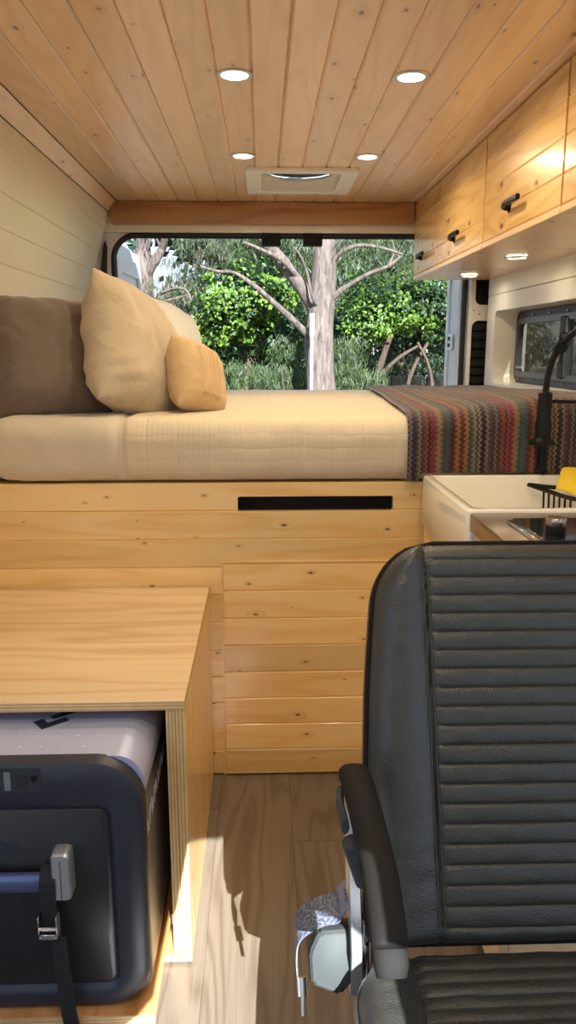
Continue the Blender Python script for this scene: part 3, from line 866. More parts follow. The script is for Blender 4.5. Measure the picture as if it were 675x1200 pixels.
pillow('pillow', 'dark taupe pillow leaning on the cream left wall at the head of the bed', 'pil_taupe', .36, .34, .19, (-.545, 2.11, 1.092), (.78, .50, -.06), (-.42, .12, .90), 1, wr=.008)
pillow('pillow', 'large beige pillow standing on its edge between the taupe and the tan ones', 'pil_beige', .38, .37, .17, (-.345, 2.14, 1.102), (.38, .86, -.36), (-.16, .22, .95), 2, wr=.009)
pillow('pillow', 'pale off-white pillow half hidden behind the beige one near the rear opening', 'pil_pale', .40, .38, .16, (-.350, 2.74, 1.125), (.60, .70, -.25), (-.45, .1, .85), 3)
pillow('cushion', 'small tan knitted cushion with raised ribs in front of the pale pillow', 'pil_tan', .20, .205, .11, (-.178, 2.13, 1.040), (.50, .75, -.30), (-.24, .16, .90), 5, pinch=.05, wr=.003, ribs=True)

# ------------------------------------------------------------------ plywood bench with slide-out tray and fridge
BX0, BX1, BF, BT = -.745, -.137, 1.226, .529
bench = thing('storage_bench', 'varnished plywood bench box with an open front beside the pine bed base', 'bench', ((BX0+BX1)/2, 1.55, 0))
bm = bmesh.new(); box(bm, (BX0, BF, BT-.017), (BX1, BY-.001, BT), .001)
top = obj('bench_top', bm, ['ply', 'edge'], bench)
for p in top.data.polygons:
    if abs(p.normal.z) < .5: p.material_index = 1
bm = bmesh.new(); box(bm, (BX1-.017, BF+.002, 0.006), (BX1, BY-.001, BT-.0175), .0008)
sd = obj('side_panel', bm, ['pine_z', 'edge_x'], bench)
for p in sd.data.polygons:
    if abs(p.normal.y) > .5: p.material_index = 1
bm = bmesh.new(); box(bm, (BX1-.034, BF+.006, .022), (BX1-.0175, BY-.01, BT-.0175), .0008)
o = obj('inner_liner', bm, ['ply_z', 'edge_x'], bench)
for p in o.data.polygons:
    if abs(p.normal.y) > .5: p.material_index = 1
bm = bmesh.new(); box(bm, (BX0, BF+.002, .006), (BX1-.0175, BY-.001, .0215), .0008)
o = obj('bottom_panel', bm, ['tray_ply', 'edge'], bench)
for p in o.data.polygons:
    if abs(p.normal.z) < .5: p.material_index = 1
bm = bmesh.new(); box(bm, (BX0, BF+.002, .022), (BX0+.016, BY-.001, BT-.0175)); obj('side_panel', bm, 'ply_z', bench)

tray = thing('slide_out_tray', 'low plywood tray pulled out of the bench under the black cooler', 'tray', (-.45, 1.40, .0225))
bm = bmesh.new(); box(bm, (-.725, 1.078, .0235), (-.184, 1.80, .040), .0008)
o = obj('tray_base', bm, ['tray_ply', 'edge'], tray)
for p in o.data.polygons:
    if abs(p.normal.y) > .5: p.material_index = 1
bm = bmesh.new(); box(bm, (-.1835, 1.30, .0235), (-.1725, 1.78, .050), .001); obj('slide_rail', bm, 'alu', tray)

FX0, FX1, FF, FB, FZ0, FZ1 = -.700, -.192, 1.095, 1.62, .0405, .492
fr = thing('portable_fridge', 'black and silver portable fridge strapped on the tray inside the plywood bench', 'portable fridge', ((FX0+FX1)/2, 1.35, .0405))
def loft(bm, secs, smoothcaps=True):
    rings = [[bm.verts.new(v) for v in s] for s in secs]; n = len(rings[0]); fs = []
    for A, B in zip(rings, rings[1:]):
        for k in range(n): fs.append(bm.faces.new((A[k], A[(k+1) % n], B[(k+1) % n], B[k])))
    fs.append(bm.faces.new(rings[0][::-1])); fs.append(bm.faces.new(rings[-1]))
    bmesh.ops.recalc_face_normals(bm, faces=fs)
def xz_sec(x0, x1, z0, z1, r, y): return [(p[0], y, p[1]) for p in rrect(x0, x1, z0, z1, r, 8)]
# body behind the front
bm = bmesh.new(); loft(bm, [xz_sec(FX0+.002, FX1-.002, FZ0+.004, .400, .03, FF+.03), xz_sec(FX0+.002, FX1-.002, FZ0+.004, .400, .03, FB)])
obj('body', bm, 'fr_side', fr)
bm = bmesh.new(); loft(bm, [xz_sec(FX0+.001, FX1-.001, .385, FZ1-.004, .045, FF+.026), xz_sec(FX0, FX1, .385, FZ1-.001, .045, FF+.05), xz_sec(FX0, FX1, .385, FZ1-.001, .045, FB-.01), xz_sec(FX0+.01, FX1-.01, .385, FZ1-.01, .04, FB)])
lid = obj('lid', bm, 'fr_lid', fr)
# dimples and chevrons on the lid
bm = bmesh.new()
for i in range(7):
    for j in range(4):
        x = -.50+.034*i+(.017 if j % 2 else 0); y = 1.150+.037*j
        if x > -.215 or (x < -.33 and y > 1.20): continue
        bm = bmesh.new(); lathe(bm, (x, y, FZ1-.0012), [(.0048, 0), (.003, .0010), (.0005, .0012)], 10); obj('dimple', bm, 'fr_lid', lid)
def chev(bm, pts, th=.0006, ax='z', base=0.):
    f = [bm.verts.new(p) for p in pts]; d = V((0, 0, th)) if ax == 'z' else (V((0, -th, 0)) if ax == 'y' else V((th, 0, 0)))
    g = [bm.verts.new(V(p)+d) for p in pts]; n = len(pts)
    fs = [bm.faces.new(f), bm.faces.new(g[::-1])]
    for i in range(n): fs.append(bm.faces.new((f[i], f[(i+1) % n], g[(i+1) % n], g[i])))
    bmesh.ops.recalc_face_normals(bm, faces=fs)
bm = bmesh.new(); z = FZ1-.0008
def lidp(px, py): return (px, py, z)
chev(bm, [lidp(*p) for p in ((-.398, 1.232), (-.376, 1.205), (-.338, 1.236), (-.346, 1.248), (-.372, 1.228), (-.384, 1.243))])
chev(bm, [lidp(*p) for p in ((-.375, 1.252), (-.366, 1.243), (-.318, 1.277), (-.340, 1.277))])
obj('lid_logo', bm, 'logo_dark', lid)
# front shell: raised rounded rim, recessed panel
bm = bmesh.new()
ys = [(0.000, FF+.030), (-.000, FF+.012), (.003, FF+.004), (.010, FF), (.030, FF-.0005)]
secs = [xz_sec(FX0+d, FX1-d, FZ0+d, FZ1-d-.002, max(.075-d*.6, .02), y) for d, y in ys]
secs.append(xz_sec(FX0+.038, FX1-.050, FZ0+.038, FZ1-.072, .026, FF+.002)); secs.append(xz_sec(FX0+.042, FX1-.056, FZ0+.044, FZ1-.082, .020, FF+.008))
loft(bm, secs); front = obj('front_shell', bm, 'fr_black', fr, 30)
bm = bmesh.new(); loft(bm, [xz_sec(FX0+.044, FX1-.0575, FZ0+.0455, FZ1-.0835, .018, FF+.0078), xz_sec(FX0+.044, FX1-.0575, FZ0+.0455, FZ1-.0835, .018, FF+.0055), xz_sec(FX0+.047, FX1-.0605, FZ0+.0485, FZ1-.0865, .016, FF+.004)])
obj('front_panel', bm, 'fr_panel', fr)
bm = bmesh.new()
for s in (0, 1):
    x = -.412+s*.014-.012
    chev(bm, [(x, FF+.0039, .330), (x+.008, FF+.0039, .330), (x+.020, FF+.0039, .342), (x+.008, FF+.0039, .354), (x, FF+.0039, .354), (x+.012, FF+.0039, .342)], .0005, 'y')
obj('front_logo', bm, 'logo_dark', fr)
# control display
bm = bmesh.new(); prism(bm, rrect(-.47, -.349, .443, .483, .004), 1, FF-.0012, FF+.001)
disp = obj('display', bm, flat('display_glass', (.018, .024, .026), rough=.08, coat=1.), fr)
bm = bmesh.new(); prism(bm, rrect(-.405, -.395, .447, .478, .002), 1, FF-.002, FF-.0012); obj('display_segment', bm, flat('lcd_grey', (.16, .19, .19), rough=.3), disp)
bm = bmesh.new()
sweep(bm, [(-.378, FF-.0005, .4625), (-.378, FF-.0022, .4625)], .0090, .0115, seg=24, up=(0, 0, 1)); obj('dial', bm, 'fr_panel', disp)
bm = bmesh.new(); sweep(bm, [(-.3585, FF-.0005, .466), (-.3585, FF-.002, .466)], .0055, seg=20); obj('button', bm, 'black_plastic', disp)
# white lettering down the right side (illegible at this angle)
bm = bmesh.new(); y = FF+.035; x = FX1-.0018
for k, (dy, s) in enumerate(((.026, 1), (.022, 0), (.024, 1), (.020, 0), (.024, 1), (.020, 1), (.022, 0), (.024, 1), (.02, 0))):
    z0, z1 = .335+.003*k, .367+.002*k
    w = .006
    chev(bm, [(x, y, z0), (x, y+w, z0), (x, y+w, z1), (x, y, z1)], .0006, 'x')
    if s: chev(bm, [(x, y, z1), (x, y+w*.9, z1), (x, y+dy-.004, z0), (x, y+dy-.004-w*.9, z0)], .0007, 'x')
    else: chev(bm, [(x, y, z1), (x, y+dy-.006, z1), (x, y+dy-.006, z1-w), (x, y, z1-w)], .0007, 'x')
    y += dy+.004
obj('side_lettering', bm, 'logo_white', fr)
# handle bar and end latch
bm = bmesh.new(); sweep(bm, [(-.60, FF-.012, .292), (-.40, FF-.012, .292), (-.345, FF-.012, .292)], .0095, .016, seg=16, up=(0, 0, 1), ex=3.)
obj('handle_bar', bm, flat('blue_grey_bar', (.10, .14, .26), rough=.3, metal=.5), fr)
bm = bmesh.new()
loft(bm, [xz_sec(-.3370, -.3065, .264, .348, .009, FF+.006), xz_sec(-.3370, -.3065, .264, .348, .009, FF-.020), xz_sec(-.334, -.3095, .267, .345, .007, FF-.024)])
hl = obj('handle_latch', bm, 'alu', fr)
bm = bmesh.new(); box(bm, (-.3225, FF-.0246, .268), (-.3215, FF-.0235, .336)); obj('latch_groove', bm, 'dark', hl)
bm = bmesh.new(); sweep(bm, [(-.52, FF+.003, .330), (-.52, FF-.001, .318), (-.52, FF+.003, .300)], .07, .002, seg=8, up=(1, 0, 0)); bm.free()

st = thing('tie_down_strap', 'black webbing strap with a metal cam buckle over the fridge handle and tray', 'strap', (-.33, 1.06, .02))
bm = bmesh.new()
def ribbon(bm, pts, w, th, wd=(1, 0, 0), uvw=None):
    pts = [V(p) for p in pts]; wd = V(wd).normalized(); rows = []
    for i, p in enumerate(pts):
        t = (pts[min(i+1, len(pts)-1)]-pts[max(i-1, 0)]).normalized(); nn = t.cross(wd).normalized()
        rows.append([bm.verts.new(p+wd*(a*w/2)+nn*(b*th/2)) for a, b in ((-1, -1), (1, -1), (1, 1), (-1, 1))])
    lay = bm.loops.layers.uv.verify(); s = 0.; fs = []
    for i, (A, B) in enumerate(zip(rows, rows[1:])):
        ln = (pts[i+1]-pts[i]).length
        for k in range(4):
            f = bm.faces.new((A[k], A[(k+1) % 4], B[(k+1) % 4], B[k])); fs.append(f)
            u0 = 0 if k in (0,) else w
            for l, (uu, vv) in zip(f.loops, ((s, 0), (s, w), (s+ln, w), (s+ln, 0))): l[lay].uv = (uu, vv)
        s += ln
    fs.append(bm.faces.new(rows[0][::-1])); fs.append(bm.faces.new(rows[-1]))
    bmesh.ops.recalc_face_normals(bm, faces=fs)
ribbon(bm, smooth_pts([(-.343, FF-.004, .318), (-.343, FF-.023, .306), (-.343, FF-.026, .288), (-.344, FF-.022, .262), (-.344, FF-.020, .228), (-.340, FF-.020, .196)]), .025, .002, (1, 0, 0))
ribbon(bm, smooth_pts([(-.334, FF-.018, .196), (-.332, FF-.020, .17), (-.328, FF-.022, .12), (-.324, FF-.024, .07), (-.321, FF-.026, .046), (-.320, FF-.0225, .030), (-.320, FF-.014, .0215), (-.320, FF+.03, .0222)]), .025, .002, (1, 0, 0))
obj('webbing', bm, 'web', st)
bm = bmesh.new()
for x in (-.3585, -.3305): box(bm, (x-.001, FF-.036, .205), (x+.001, FF-.016, .245), .0008)
for z in (.207, .222): sweep(bm, [(-.3585, FF-.032, z), (-.3305, FF-.032, z)], .003, seg=8)
box(bm, (-.356, FF-.036, .205), (-.333, FF-.033, .214), .0008)
obj('cam_buckle', bm, 'chrome', st)

# ------------------------------------------------------------------ kitchen: base cabinet, sink, worktop, hob
kc = thing('kitchen_cabinet', 'pine kitchen base cabinet under the white sink and steel worktop', 'cabinet', (.66, 1.5, 0))
bm = bmesh.new()
for z0 in (.03, .18, .33, .48): box(bm, (.402, 1.125, z0), (.418, 1.405, z0+.148), .002)
box(bm, (.402, 1.425, .03), (.418, 1.86, .690), .002)
box(bm, (.42, 1.130, 0.), (.925, 1.146, .778)); box(bm, (.42, 1.40, .0), (.925, 1.412, .690)); box(bm, (.42, 1.85, .0), (.925, 1.862, .690)); box(bm, (.42, 1.147, 0.), (.925, 1.85, .02))
box(bm, (.402, 1.125, .63), (.418, 1.405, .778), .002)
obj('carcass', bm, 'pine_y', kc)
bm = bmesh.new()
def sinkmesh(bm, x0, x1, y0, y1, z0, z1, w, dep):
    def s(x0, x1, y0, y1, z, r): return [(p[0], p[1], z) for p in rrect(x0, x1, y0, y1, r, 6)]
    loft(bm, [s(x0+.006, x1-.006, y0+.006, y1-.006, z0, .012), s(x0, x1, y0, y1, z0+.008, .014), s(x0, x1, y0, y1, z1-.006, .014), s(x0+.002, x1-.002, y0+.002, y1-.002, z1-.002, .012), s(x0+.006, x1-.006, y0+.006, y1-.006, z1, .010),
              s(x0+w-.004, x1-w+.004, y0+w-.004, y1-w+.004, z1, .02), s(x0+w, x1-w, y0+w, y1-w, z1-.004, .02), s(x0+w+.006, x1-w-.006, y0+w+.006, y1-w-.006, z1-dep+.03, .03), s(x0+w+.03, x1-w-.03, y0+w+.03, y1-w-.03, z1-dep, .03)])
sinkmesh(bm, .388, .860, 1.415, 1.836, .692, .820, .022, .105)
o = obj('farmhouse_sink', bm, 'porcelain', None, 45); tag(o, 'white fireclay apron sink between the bed and the steel worktop', 'sink')
wt = thing('worktop', 'brushed steel worktop with a thick front edge beside the white sink', 'worktop', (.66, 1.26, .779))
bm = bmesh.new(); box(bm, (.392, 1.110, .780), (.938, 1.411, .8155), .0025, 2)
obj('worktop_slab', bm, 'steel', wt)
hob = thing('gas_hob', 'dark glass hob with round knobs set into the steel worktop behind the seat', 'hob', (.66, 1.22, .816))
bm = bmesh.new(); box(bm, (.434, 1.125, .8162), (.90, 1.325, .8215), .002, 2); obj('hob_rim', bm, 'chrome', hob)
bm = bmesh.new(); box(bm, (.442, 1.133, .8212), (.892, 1.317, .8262), .0015); obj('glass_top', bm, 'hob_glass', hob)
for x, y in ((.474, 1.198), (.505, 1.148), (.60, 1.235)):
    bm = bmesh.new(); lathe(bm, (x, y, .8263), [(.0165, 0), (.0165, .010), (.0150, .0135), (.001, .014)], 24); kb = obj('knob', bm, 'black_plastic', hob)
    bm = bmesh.new(); lathe(bm, (x, y, .8404), [(.0155, 0), (.0165, .002), (.0160, .011), (.0145, .0130), (.001, .0135)], 24); obj('knob_cap', bm, 'steel', kb)

# dish rack and cloth in the sink
dr_ = thing('dish_rack', 'black wire and plastic dish rack tilted inside the white sink', 'dish rack', (.76, 1.60, .716))
bm = bmesh.new()
sweep(bm, smooth_pts([(.636, 1.790, .802), (.660, 1.737, .797), (.682, 1.669, .794), (.72, 1.62, .793), (.78, 1.60, .793)]), .0075, .005, seg=8)
sweep(bm, smooth_pts([(.636, 1.790, .802), (.690, 1.775, .798), (.74, 1.775, .798), (.79, 1.77, .798)]), .006, .005, seg=8)
sweep(bm, [(.78, 1.60, .793), (.795, 1.65, .794), (.80, 1.73, .796), (.79, 1.77, .798)], .006, .005, seg=8)
obj('rack_rim', bm, 'black_plastic', dr_)
for k in range(6):
    bm = bmesh.new(); t = k/5; x = .656+.030*t; y = 1.745-.085*t
    sweep(bm, [(x, y, .795), (x+.002, y+.002, .76), (x+.006, y+.01, .7225)], .0026, seg=6); obj('rack_prong', bm, 'black_plastic', dr_)
bm = bmesh.new()
def cloth(u, v, side):
    a = V((.668, 1.705, .806)); b = V((.688, 1.640, .802)); c = V((.742, 1.742, .842)); d = V((.708, 1.775, .842))
    p = (a.lerp(b, u)).lerp(d.lerp(c, u), v)
    p += V((0, 0, .006*math.sin(v*3.1)+.003*math.sin(u*3.1)+.001*noise.noise(V((u*9, v*9, 0)))))
    return p+V((0, -.0015, .0035) if side else (0, 0, 0))
ga, _ = grid(bm, lambda u, v: cloth(u, v, 1), 16, 16); gb, _ = grid(bm, lambda u, v: cloth(u, v, 0), 16, 16)
for i in range(16):
    for A, B in (((i, 0), (i+1, 0)), ((i, 16), (i+1, 16)), ((0, i), (0, i+1)), ((16, i), (16, i+1))):
        bm.faces.new((ga[A[0]][A[1]], ga[B[0]][B[1]], gb[B[0]][B[1]], gb[A[0]][A[1]]))
bmesh.ops.recalc_face_normals(bm, faces=bm.faces)
o = obj('dishcloth', bm, 'yellow', None, 60); tag(o, 'bright yellow sponge cloth hung on the black dish rack in the sink', 'cloth')

# faucet
fy = 1.832
fa = thing('faucet', 'matt black gooseneck faucet standing behind the sink in front of the blanket', 'faucet', (.672, fy, .820))
fa.location = (.680, 1.838, .820); WL[fa.name] = V((.680, 1.838, .820))
FXc, FYc = .668, 1.78
bm = bmesh.new()
lathe(bm, (FXc+.012, FYc+.057, .8203), [(.014, 0), (.014, .006), (.010, .010), (.010, .076)], 20)
lathe(bm, (FXc, FYc+.03, .893), [(.012, 0), (.030, .003), (.031, .010), (.024, .014), (.018, .020), (.0195, .050), (.0165, .062), (.0165, .124), (.012, .128)], 28)
obj('faucet_body', bm, 'black_plastic', fa)
bm = bmesh.new(); sweep(bm, [(FXc+.014, FYc+.03, .998), (FXc+.14, FYc+.022, .996)], .0042, seg=8); obj('faucet_lever', bm, 'black_plastic', fa)
bm = bmesh.new()
NP = smooth_pts([(FXc, FYc+.03, 1.02), (FXc+.003, FYc+.028, 1.06), (FXc+.010, FYc+.02, 1.10), (FXc+.026, FYc+.0, 1.137), (FXc+.05, FYc-.03, 1.166), (FXc+.085, FYc-.06, 1.182), (FXc+.12, FYc-.09, 1.183), (FXc+.15, FYc-.12, 1.165)], 6)
sweep(bm, NP, .0078, seg=12); nk = obj('gooseneck', bm, 'black_plastic', fa)
bm = bmesh.new(); cyl(bm, (FXc, FYc+.03, 1.018), (FXc, FYc+.03, 1.026), .006, seg=12); obj('neck_collar', bm, 'chrome', fa)
bm = bmesh.new(); c = V((FXc+.020, FYc+.008, 1.125)); dv = V((.016, -.02, .033)).normalized()
sweep(bm, [c-dv*.012, c+dv*.012], .0155, .013, seg=8, up=(0, -1, .2), ex=4.); obj('hose_clip', bm, 'black_plastic', nk)
for q in ((FXc+.026, FYc, 1.137), (FXc+.048, FYc-.028, 1.164)):
    bm = bmesh.new(); c = V(q)+V((-.004, 0, .012))
    sweep(bm, [c+V((math.cos(2*PI*i/14)*.009, 0, math.sin(2*PI*i/14)*.008)) for i in range(14)], .0018, seg=6, up=(0, 1, 0), closed=True); obj('cable_tie', bm, 'black_plastic', nk)

# ------------------------------------------------------------------ seat
SX = .372
seat = thing('swivel_seat', 'charcoal vinyl seat with pleated back and cushion and a black armrest', 'seat', (SX, .75, 0))
B0 = V((SX, .862, .365)); LV = V((0, .205, .476)); BL = LV.length; LU = LV.normalized(); NF = V((0, -LU.z, LU.y))
def halfw(t):                      # t 0..1 bottom to top
    w = .243-.002*t-.022*t*t-.020*max(0, t-.6)**1.2
    r = .085
    d = (1-t)*BL
    if d < r:
        q = math.sqrt(max(0., 1-(1-d/r)**2.2)); w = (w-.078)+.078*q
    d0 = t*BL
    if d0 < .02: w -= .014*(1-math.sqrt(max(0, 1-(1-d0/.02)**2)))
    return max(w, .001)
SEAM = .150
def padded(bm, org, U_, N_, length, hw, nch, th, SEAM, nu=96, nv=210, crown=.012):
    Xv = V((1, 0, 0))
    def P(u, v, front):
        s = 2*u-1; s = math.copysign(abs(s)**.9, s) if False else s
        w = hw(v); x = s*w
        edge = min(1., (w-abs(x))/.035); edge = max(0, edge)
        round_ = math.sqrt(max(0, 1-(1-edge)**2))
        te = max(0., min(1., (1-v)*length/.03)); be = max(0., min(1., v*length/.022))
        round_t = math.sqrt(max(0, 1-(1-te)**2))*math.sqrt(max(0, 1-(1-be)**2))
        d = .012+(th/2-.012)*min(round_, round_t)
        if front:
            a = abs(x)
            if a < SEAM:
                k = abs(math.sin(PI*nch*v)); f = min(1., (SEAM-a)/.012)
                d += (.0038*k**.45*f+crown*(1-(a/.25)**2)*.3-.002)*min(1, round_t*1.2)
                d -= .0015*noise.noise(V((x*25, v*30, 3)))*f
            else:
                b = (a-SEAM)/max(w-SEAM, .01)
                d += (.015*math.sin(min(1, max(0, b))*PI)**.8)*round_t+.0016*noise.noise(V((x*18, v*22, 7)))
            if abs(a-SEAM) < .004: d -= .0025*(1-abs(a-SEAM)/.004)
        return org+U_*(v*length)+Xv*x+N_*(d if front else -d)
    def fu(i): 
        return i
    g1, _ = grid(bm, lambda u, v: P(u, v, 1), nu, nv); g2, _ = grid(bm, lambda u, v: P(u, v, 0), 30, 60)
    # side wall strip
    def rim(g, NU, NV):
        return [g[i][0] for i in range(NU+1)]+[g[NU][j] for j in range(1, NV+1)]+[g[i][NV] for i in range(NU-1, -1, -1)]+[g[0][j] for j in range(NV-1, 0, -1)]
    ea = [e for e in bm.edges if e.is_boundary]
    bmesh.ops.bridge_loops(bm, edges=ea)
    bmesh.ops.recalc_face_normals(bm, faces=bm.faces)
bm = bmesh.new(); padded(bm, B0, LU, NF, BL, halfw, 21, .088, SEAM); back_ = obj('backrest', bm, 'leather', seat, 60)
def outline(org, U_, N_, length, hw, off, inset=.0):
    P = []
    for i in range(61):
        v = i/60; P.append(org+U_*(v*length)+V((-(hw(v)-inset), 0, 0))+N_*off)
    for i in range(60, -1, -1):
        v = i/60; P.append(org+U_*(v*length)+V(((hw(v)-inset), 0, 0))+N_*off)
    return P
def sweep_ref(bm, pts, r, up, closed=True): sweep(bm, pts, r, seg=8, up=up, closed=closed)
bm = bmesh.new(); sweep_ref(bm, outline(B0, LU, NF, BL, halfw, .022, .0015), .0038, NF); obj('backrest_piping', bm, 'arm_black', back_)
for s in (-1, 1):
    bm = bmesh.new()
    for dx in (-.0035, .0035):
        sweep(bm, [B0+LU*(BL*(.05+.89*i/60))+V((s*SEAM+dx, 0, 0))+NF*(.0468) for i in range(61)], .0016, seg=6, up=NF)
    obj('backrest_seam', bm, 'leather', back_)
C0 = V((SX, .835, .326)); CU = V((0, -.48, .035)); CLn = CU.length; CUu = CU.normalized(); CN = V((0, CUu.z, -CUu.y)); CN = CN if CN.z > 0 else -CN
def chw(t):
    w = .266+.004*math.sin(t*PI)
    d = t*CLn
    if d < .09: w -= .060*(1-math.sqrt(max(0, 1-(1-d/.09)**2)))
    d = (1-t)*CLn
    if d < .05: w -= .04*(1-math.sqrt(max(0, 1-(1-d/.05)**2)))
    return w
bm = bmesh.new(); padded(bm, C0, CUu, CN, CLn, chw, 24, .085, .190); cu = obj('seat_cushion', bm, 'leather', seat, 60)
bm = bmesh.new(); sweep_ref(bm, outline(C0, CUu, CN, CLn, chw, .022, .0015), .0036, CN); obj('cushion_piping', bm, 'leather', cu)
bm = bmesh.new(); box(bm, (SX-.20, .42, .02), (SX+.20, .79, .285), .02, 3); box(bm, (SX-.215, .40, .0), (SX+.215, .82, .022), .006, 2); obj('seat_pedestal', bm, 'black_plastic', seat)
for q in (SX-.262, SX+.249):
    bm = bmesh.new(); prism(bm, [(.85, .29), (.88, .29), (.965, .52), (.93, .54), (.84, .36)], 0, q, q+.013); obj('recliner_bracket', bm, 'alu', seat)
# armrest
bm = bmesh.new()
AP = smooth_pts([(.113, .885, .588), (.113, .868, .596), (.114, .81, .602), (.115, .74, .602), (.116, .68, .597), (.115, .625, .583), (.115, .608, .574)], 6)
n = len(AP)
ra = [.0200*(.55 if i == 0 else .85 if i == 1 else 1)*(1-.12*i/n)*(.6 if i == n-1 else .88 if i == n-2 else 1) for i in range(n)]
rb = [.014*(.5 if i == 0 else .85 if i == 1 else 1)*(.6 if i == n-1 else .9 if i == n-2 else 1) for i in range(n)]
sweep(bm, AP, ra, rb, seg=24, ex=2.6); arm = obj('armrest', bm, 'arm_black', seat, 60)
bm = bmesh.new(); sweep(bm, [(.115, .612, .572), (.115, .602, .564), (.115, .597, .556)], [.0165, .0165, .014], [.010, .010, .008], seg=20, ex=2.8); obj('armrest_end_cap', bm, 'arm_black', arm)
bm = bmesh.new(); sweep(bm, [(.094, .86, .582), (.091, .84, .576), (.094, .80, .572)], .005, .010, seg=10); sweep(bm, [(.100, .79, .56), (.118, .80, .50)], .012, seg=12)
obj('armrest_pivot', bm, 'plastic_grey', arm)
# belt retractor hanging beside the cushion
rt = thing('belt_retractor', 'grey plastic seat belt retractor with printed webbing beside the charcoal seat', 'seat belt', (.075, .90, .20))
bm = bmesh.new()
RC = V((.090, .885, .325))
def tilt(p): return RC+V(p)
pro = [(1.15*a, 1.0*b) for a, b in [(-.028, -.030), (-.030, .010), (-.018, .036), (.018, .038), (.030, .010), (.028, -.018), (.006, -.044)]]
def ro(poly, k): return [(x*k, z*k) for x, z in poly]
ax = V((0, -.92, .39)); ux = V((1, 0, 0)); uz = V((0, .39, .92))
def rsec(k, d): return [tuple(RC+ux*(x*k)+uz*(z*k)+ax*d) for x, z in pro]
loft(bm, [rsec(.92, -.03), rsec(1., -.026), rsec(1., .020), rsec(.93, .027), rsec(.80, .030)])
bmesh.ops.bevel(bm, geom=[e for e in bm.edges], offset=.0035, segments=2, affect='EDGES')
obj('retractor_housing', bm, 'plastic_grey', rt, 45)
bm = bmesh.new()
ribbon(bm, smooth_pts([RC+ux*-.048+uz*-.018, RC+ux*-.050+uz*.012, RC+ux*-.044+uz*.036, RC+ux*-.016+uz*.052, RC+ux*.006+uz*.056, RC+ux*.012+uz*.066, RC+ux*.024+uz*.074, RC+ux*.038+uz*.068, RC+ux*.046+uz*.045]), .050, .0018, V((0, -.97, -.12)))
obj('belt_webbing', bm, 'printed', rt, 60)
bm = bmesh.new()
for k in range(3):
    c = RC+ux*(.028)+uz*.0755+V((0, -.97, -.12))*(.010-.008*k)
    sweep(bm, [c+ux*(-.011+.0036*q)+ax*(.0020*math.sin(q*1.9)) for q in range(7)], .0018, .0012, seg=6, up=uz)
obj('belt_mark', bm, 'red_print', rt, label='red printed mark on the belt')
bm = bmesh.new(); sweep(bm, [RC+ux*-.044+uz*-.018+ax*.028, RC+ux*-.043+uz*-.040+ax*.03], .007, .004, seg=10); sweep(bm, [RC+ux*-.043+uz*-.040+ax*.03, RC+ux*-.043+uz*-.062+ax*.032], .0035, .003, seg=8); obj('belt_tongue', bm, 'chrome', rt)
bm = bmesh.new(); box(bm, RC+V((.037, -.02, -.045)), RC+V((.041, .02, .055)), .002, 2); box(bm, RC+V((.045, -.025, -.06)), RC+V((.049, .015, .04)), .002, 2); sweep(bm, [RC+V((.028, .0, -.01)), RC+V((.056, 0, -.01))], .007, seg=10); sweep(bm, [RC+V((.043, -.024, -.03)), RC+V((.043, -.02, .03))], .004, seg=8)
obj('mounting_bracket', bm, 'chrome', rt)

# ------------------------------------------------------------------ outside
GZ = -.62
bm = bmesh.new()
grid(bm, lambda u, v: V((-40+80*u, -20+90*v, GZ+noise.noise(V((u*30, v*30, 0)))*.06)), 40, 40)
struct('ground', bm, 'ground')

def limb(bm, pts, r0, r1, seg=12, wob=.06):
    P = smooth_pts(pts, 5); n = len(P)
    Q = [p+V((noise.noise(p*1.7), noise.noise(p*1.7+V((9, 0, 0))), 0))*wob*r0*3 for p in P]
    R_ = [r0+(r1-r0)*(i/(n-1))+noise.noise(P[i]*3.)*r0*.12 for i in range(n)]
    sweep(bm, Q, [max(.004, r) for r in R_], seg=seg, up=(0, 1, .01))
def leaf_blob(bm, cen, rad, n, size, rng, shell=.55):
    cen = V(cen); rad = V(rad); per = 26
    for _ in range(max(1, n//per)):
        d = V((rng.gauss(0, 1), rng.gauss(0, 1), rng.gauss(0, 1))).normalized()
        r = shell+(1-shell)*rng.random()
        k = 1+.30*noise.noise(d*2.3+cen)+.18*noise.noise(d*5.1+cen)
        c = cen+V((d.x*rad.x, d.y*rad.y, d.z*rad.z))*r*k
        cr = size*rng.uniform(1.1, 2.1)
        for _k in range(per):
            p = c+V((rng.gauss(0, .62), rng.gauss(0, .62), rng.gauss(0, .5)))*cr
            nrm = (d+V((rng.uniform(-.9, .9), rng.uniform(-1.4, .4), rng.uniform(-.3, 1.2)))).normalized()
            a = nrm.orthogonal().normalized(); a = Matrix.Rotation(rng.uniform(0, 6.28), 3, nrm) @ a; b = nrm.cross(a)
            s = size*rng.uniform(.6, 1.3)
            q = [p-a*s*.5, p+b*s*.30-nrm*s*.06, p+a*s*.5, p-b*s*.30-nrm*s*.06]
            vs = [bm.verts.new(x) for x in q]; bm.faces.new(vs[:3]); bm.faces.new((vs[0], vs[2], vs[3]))
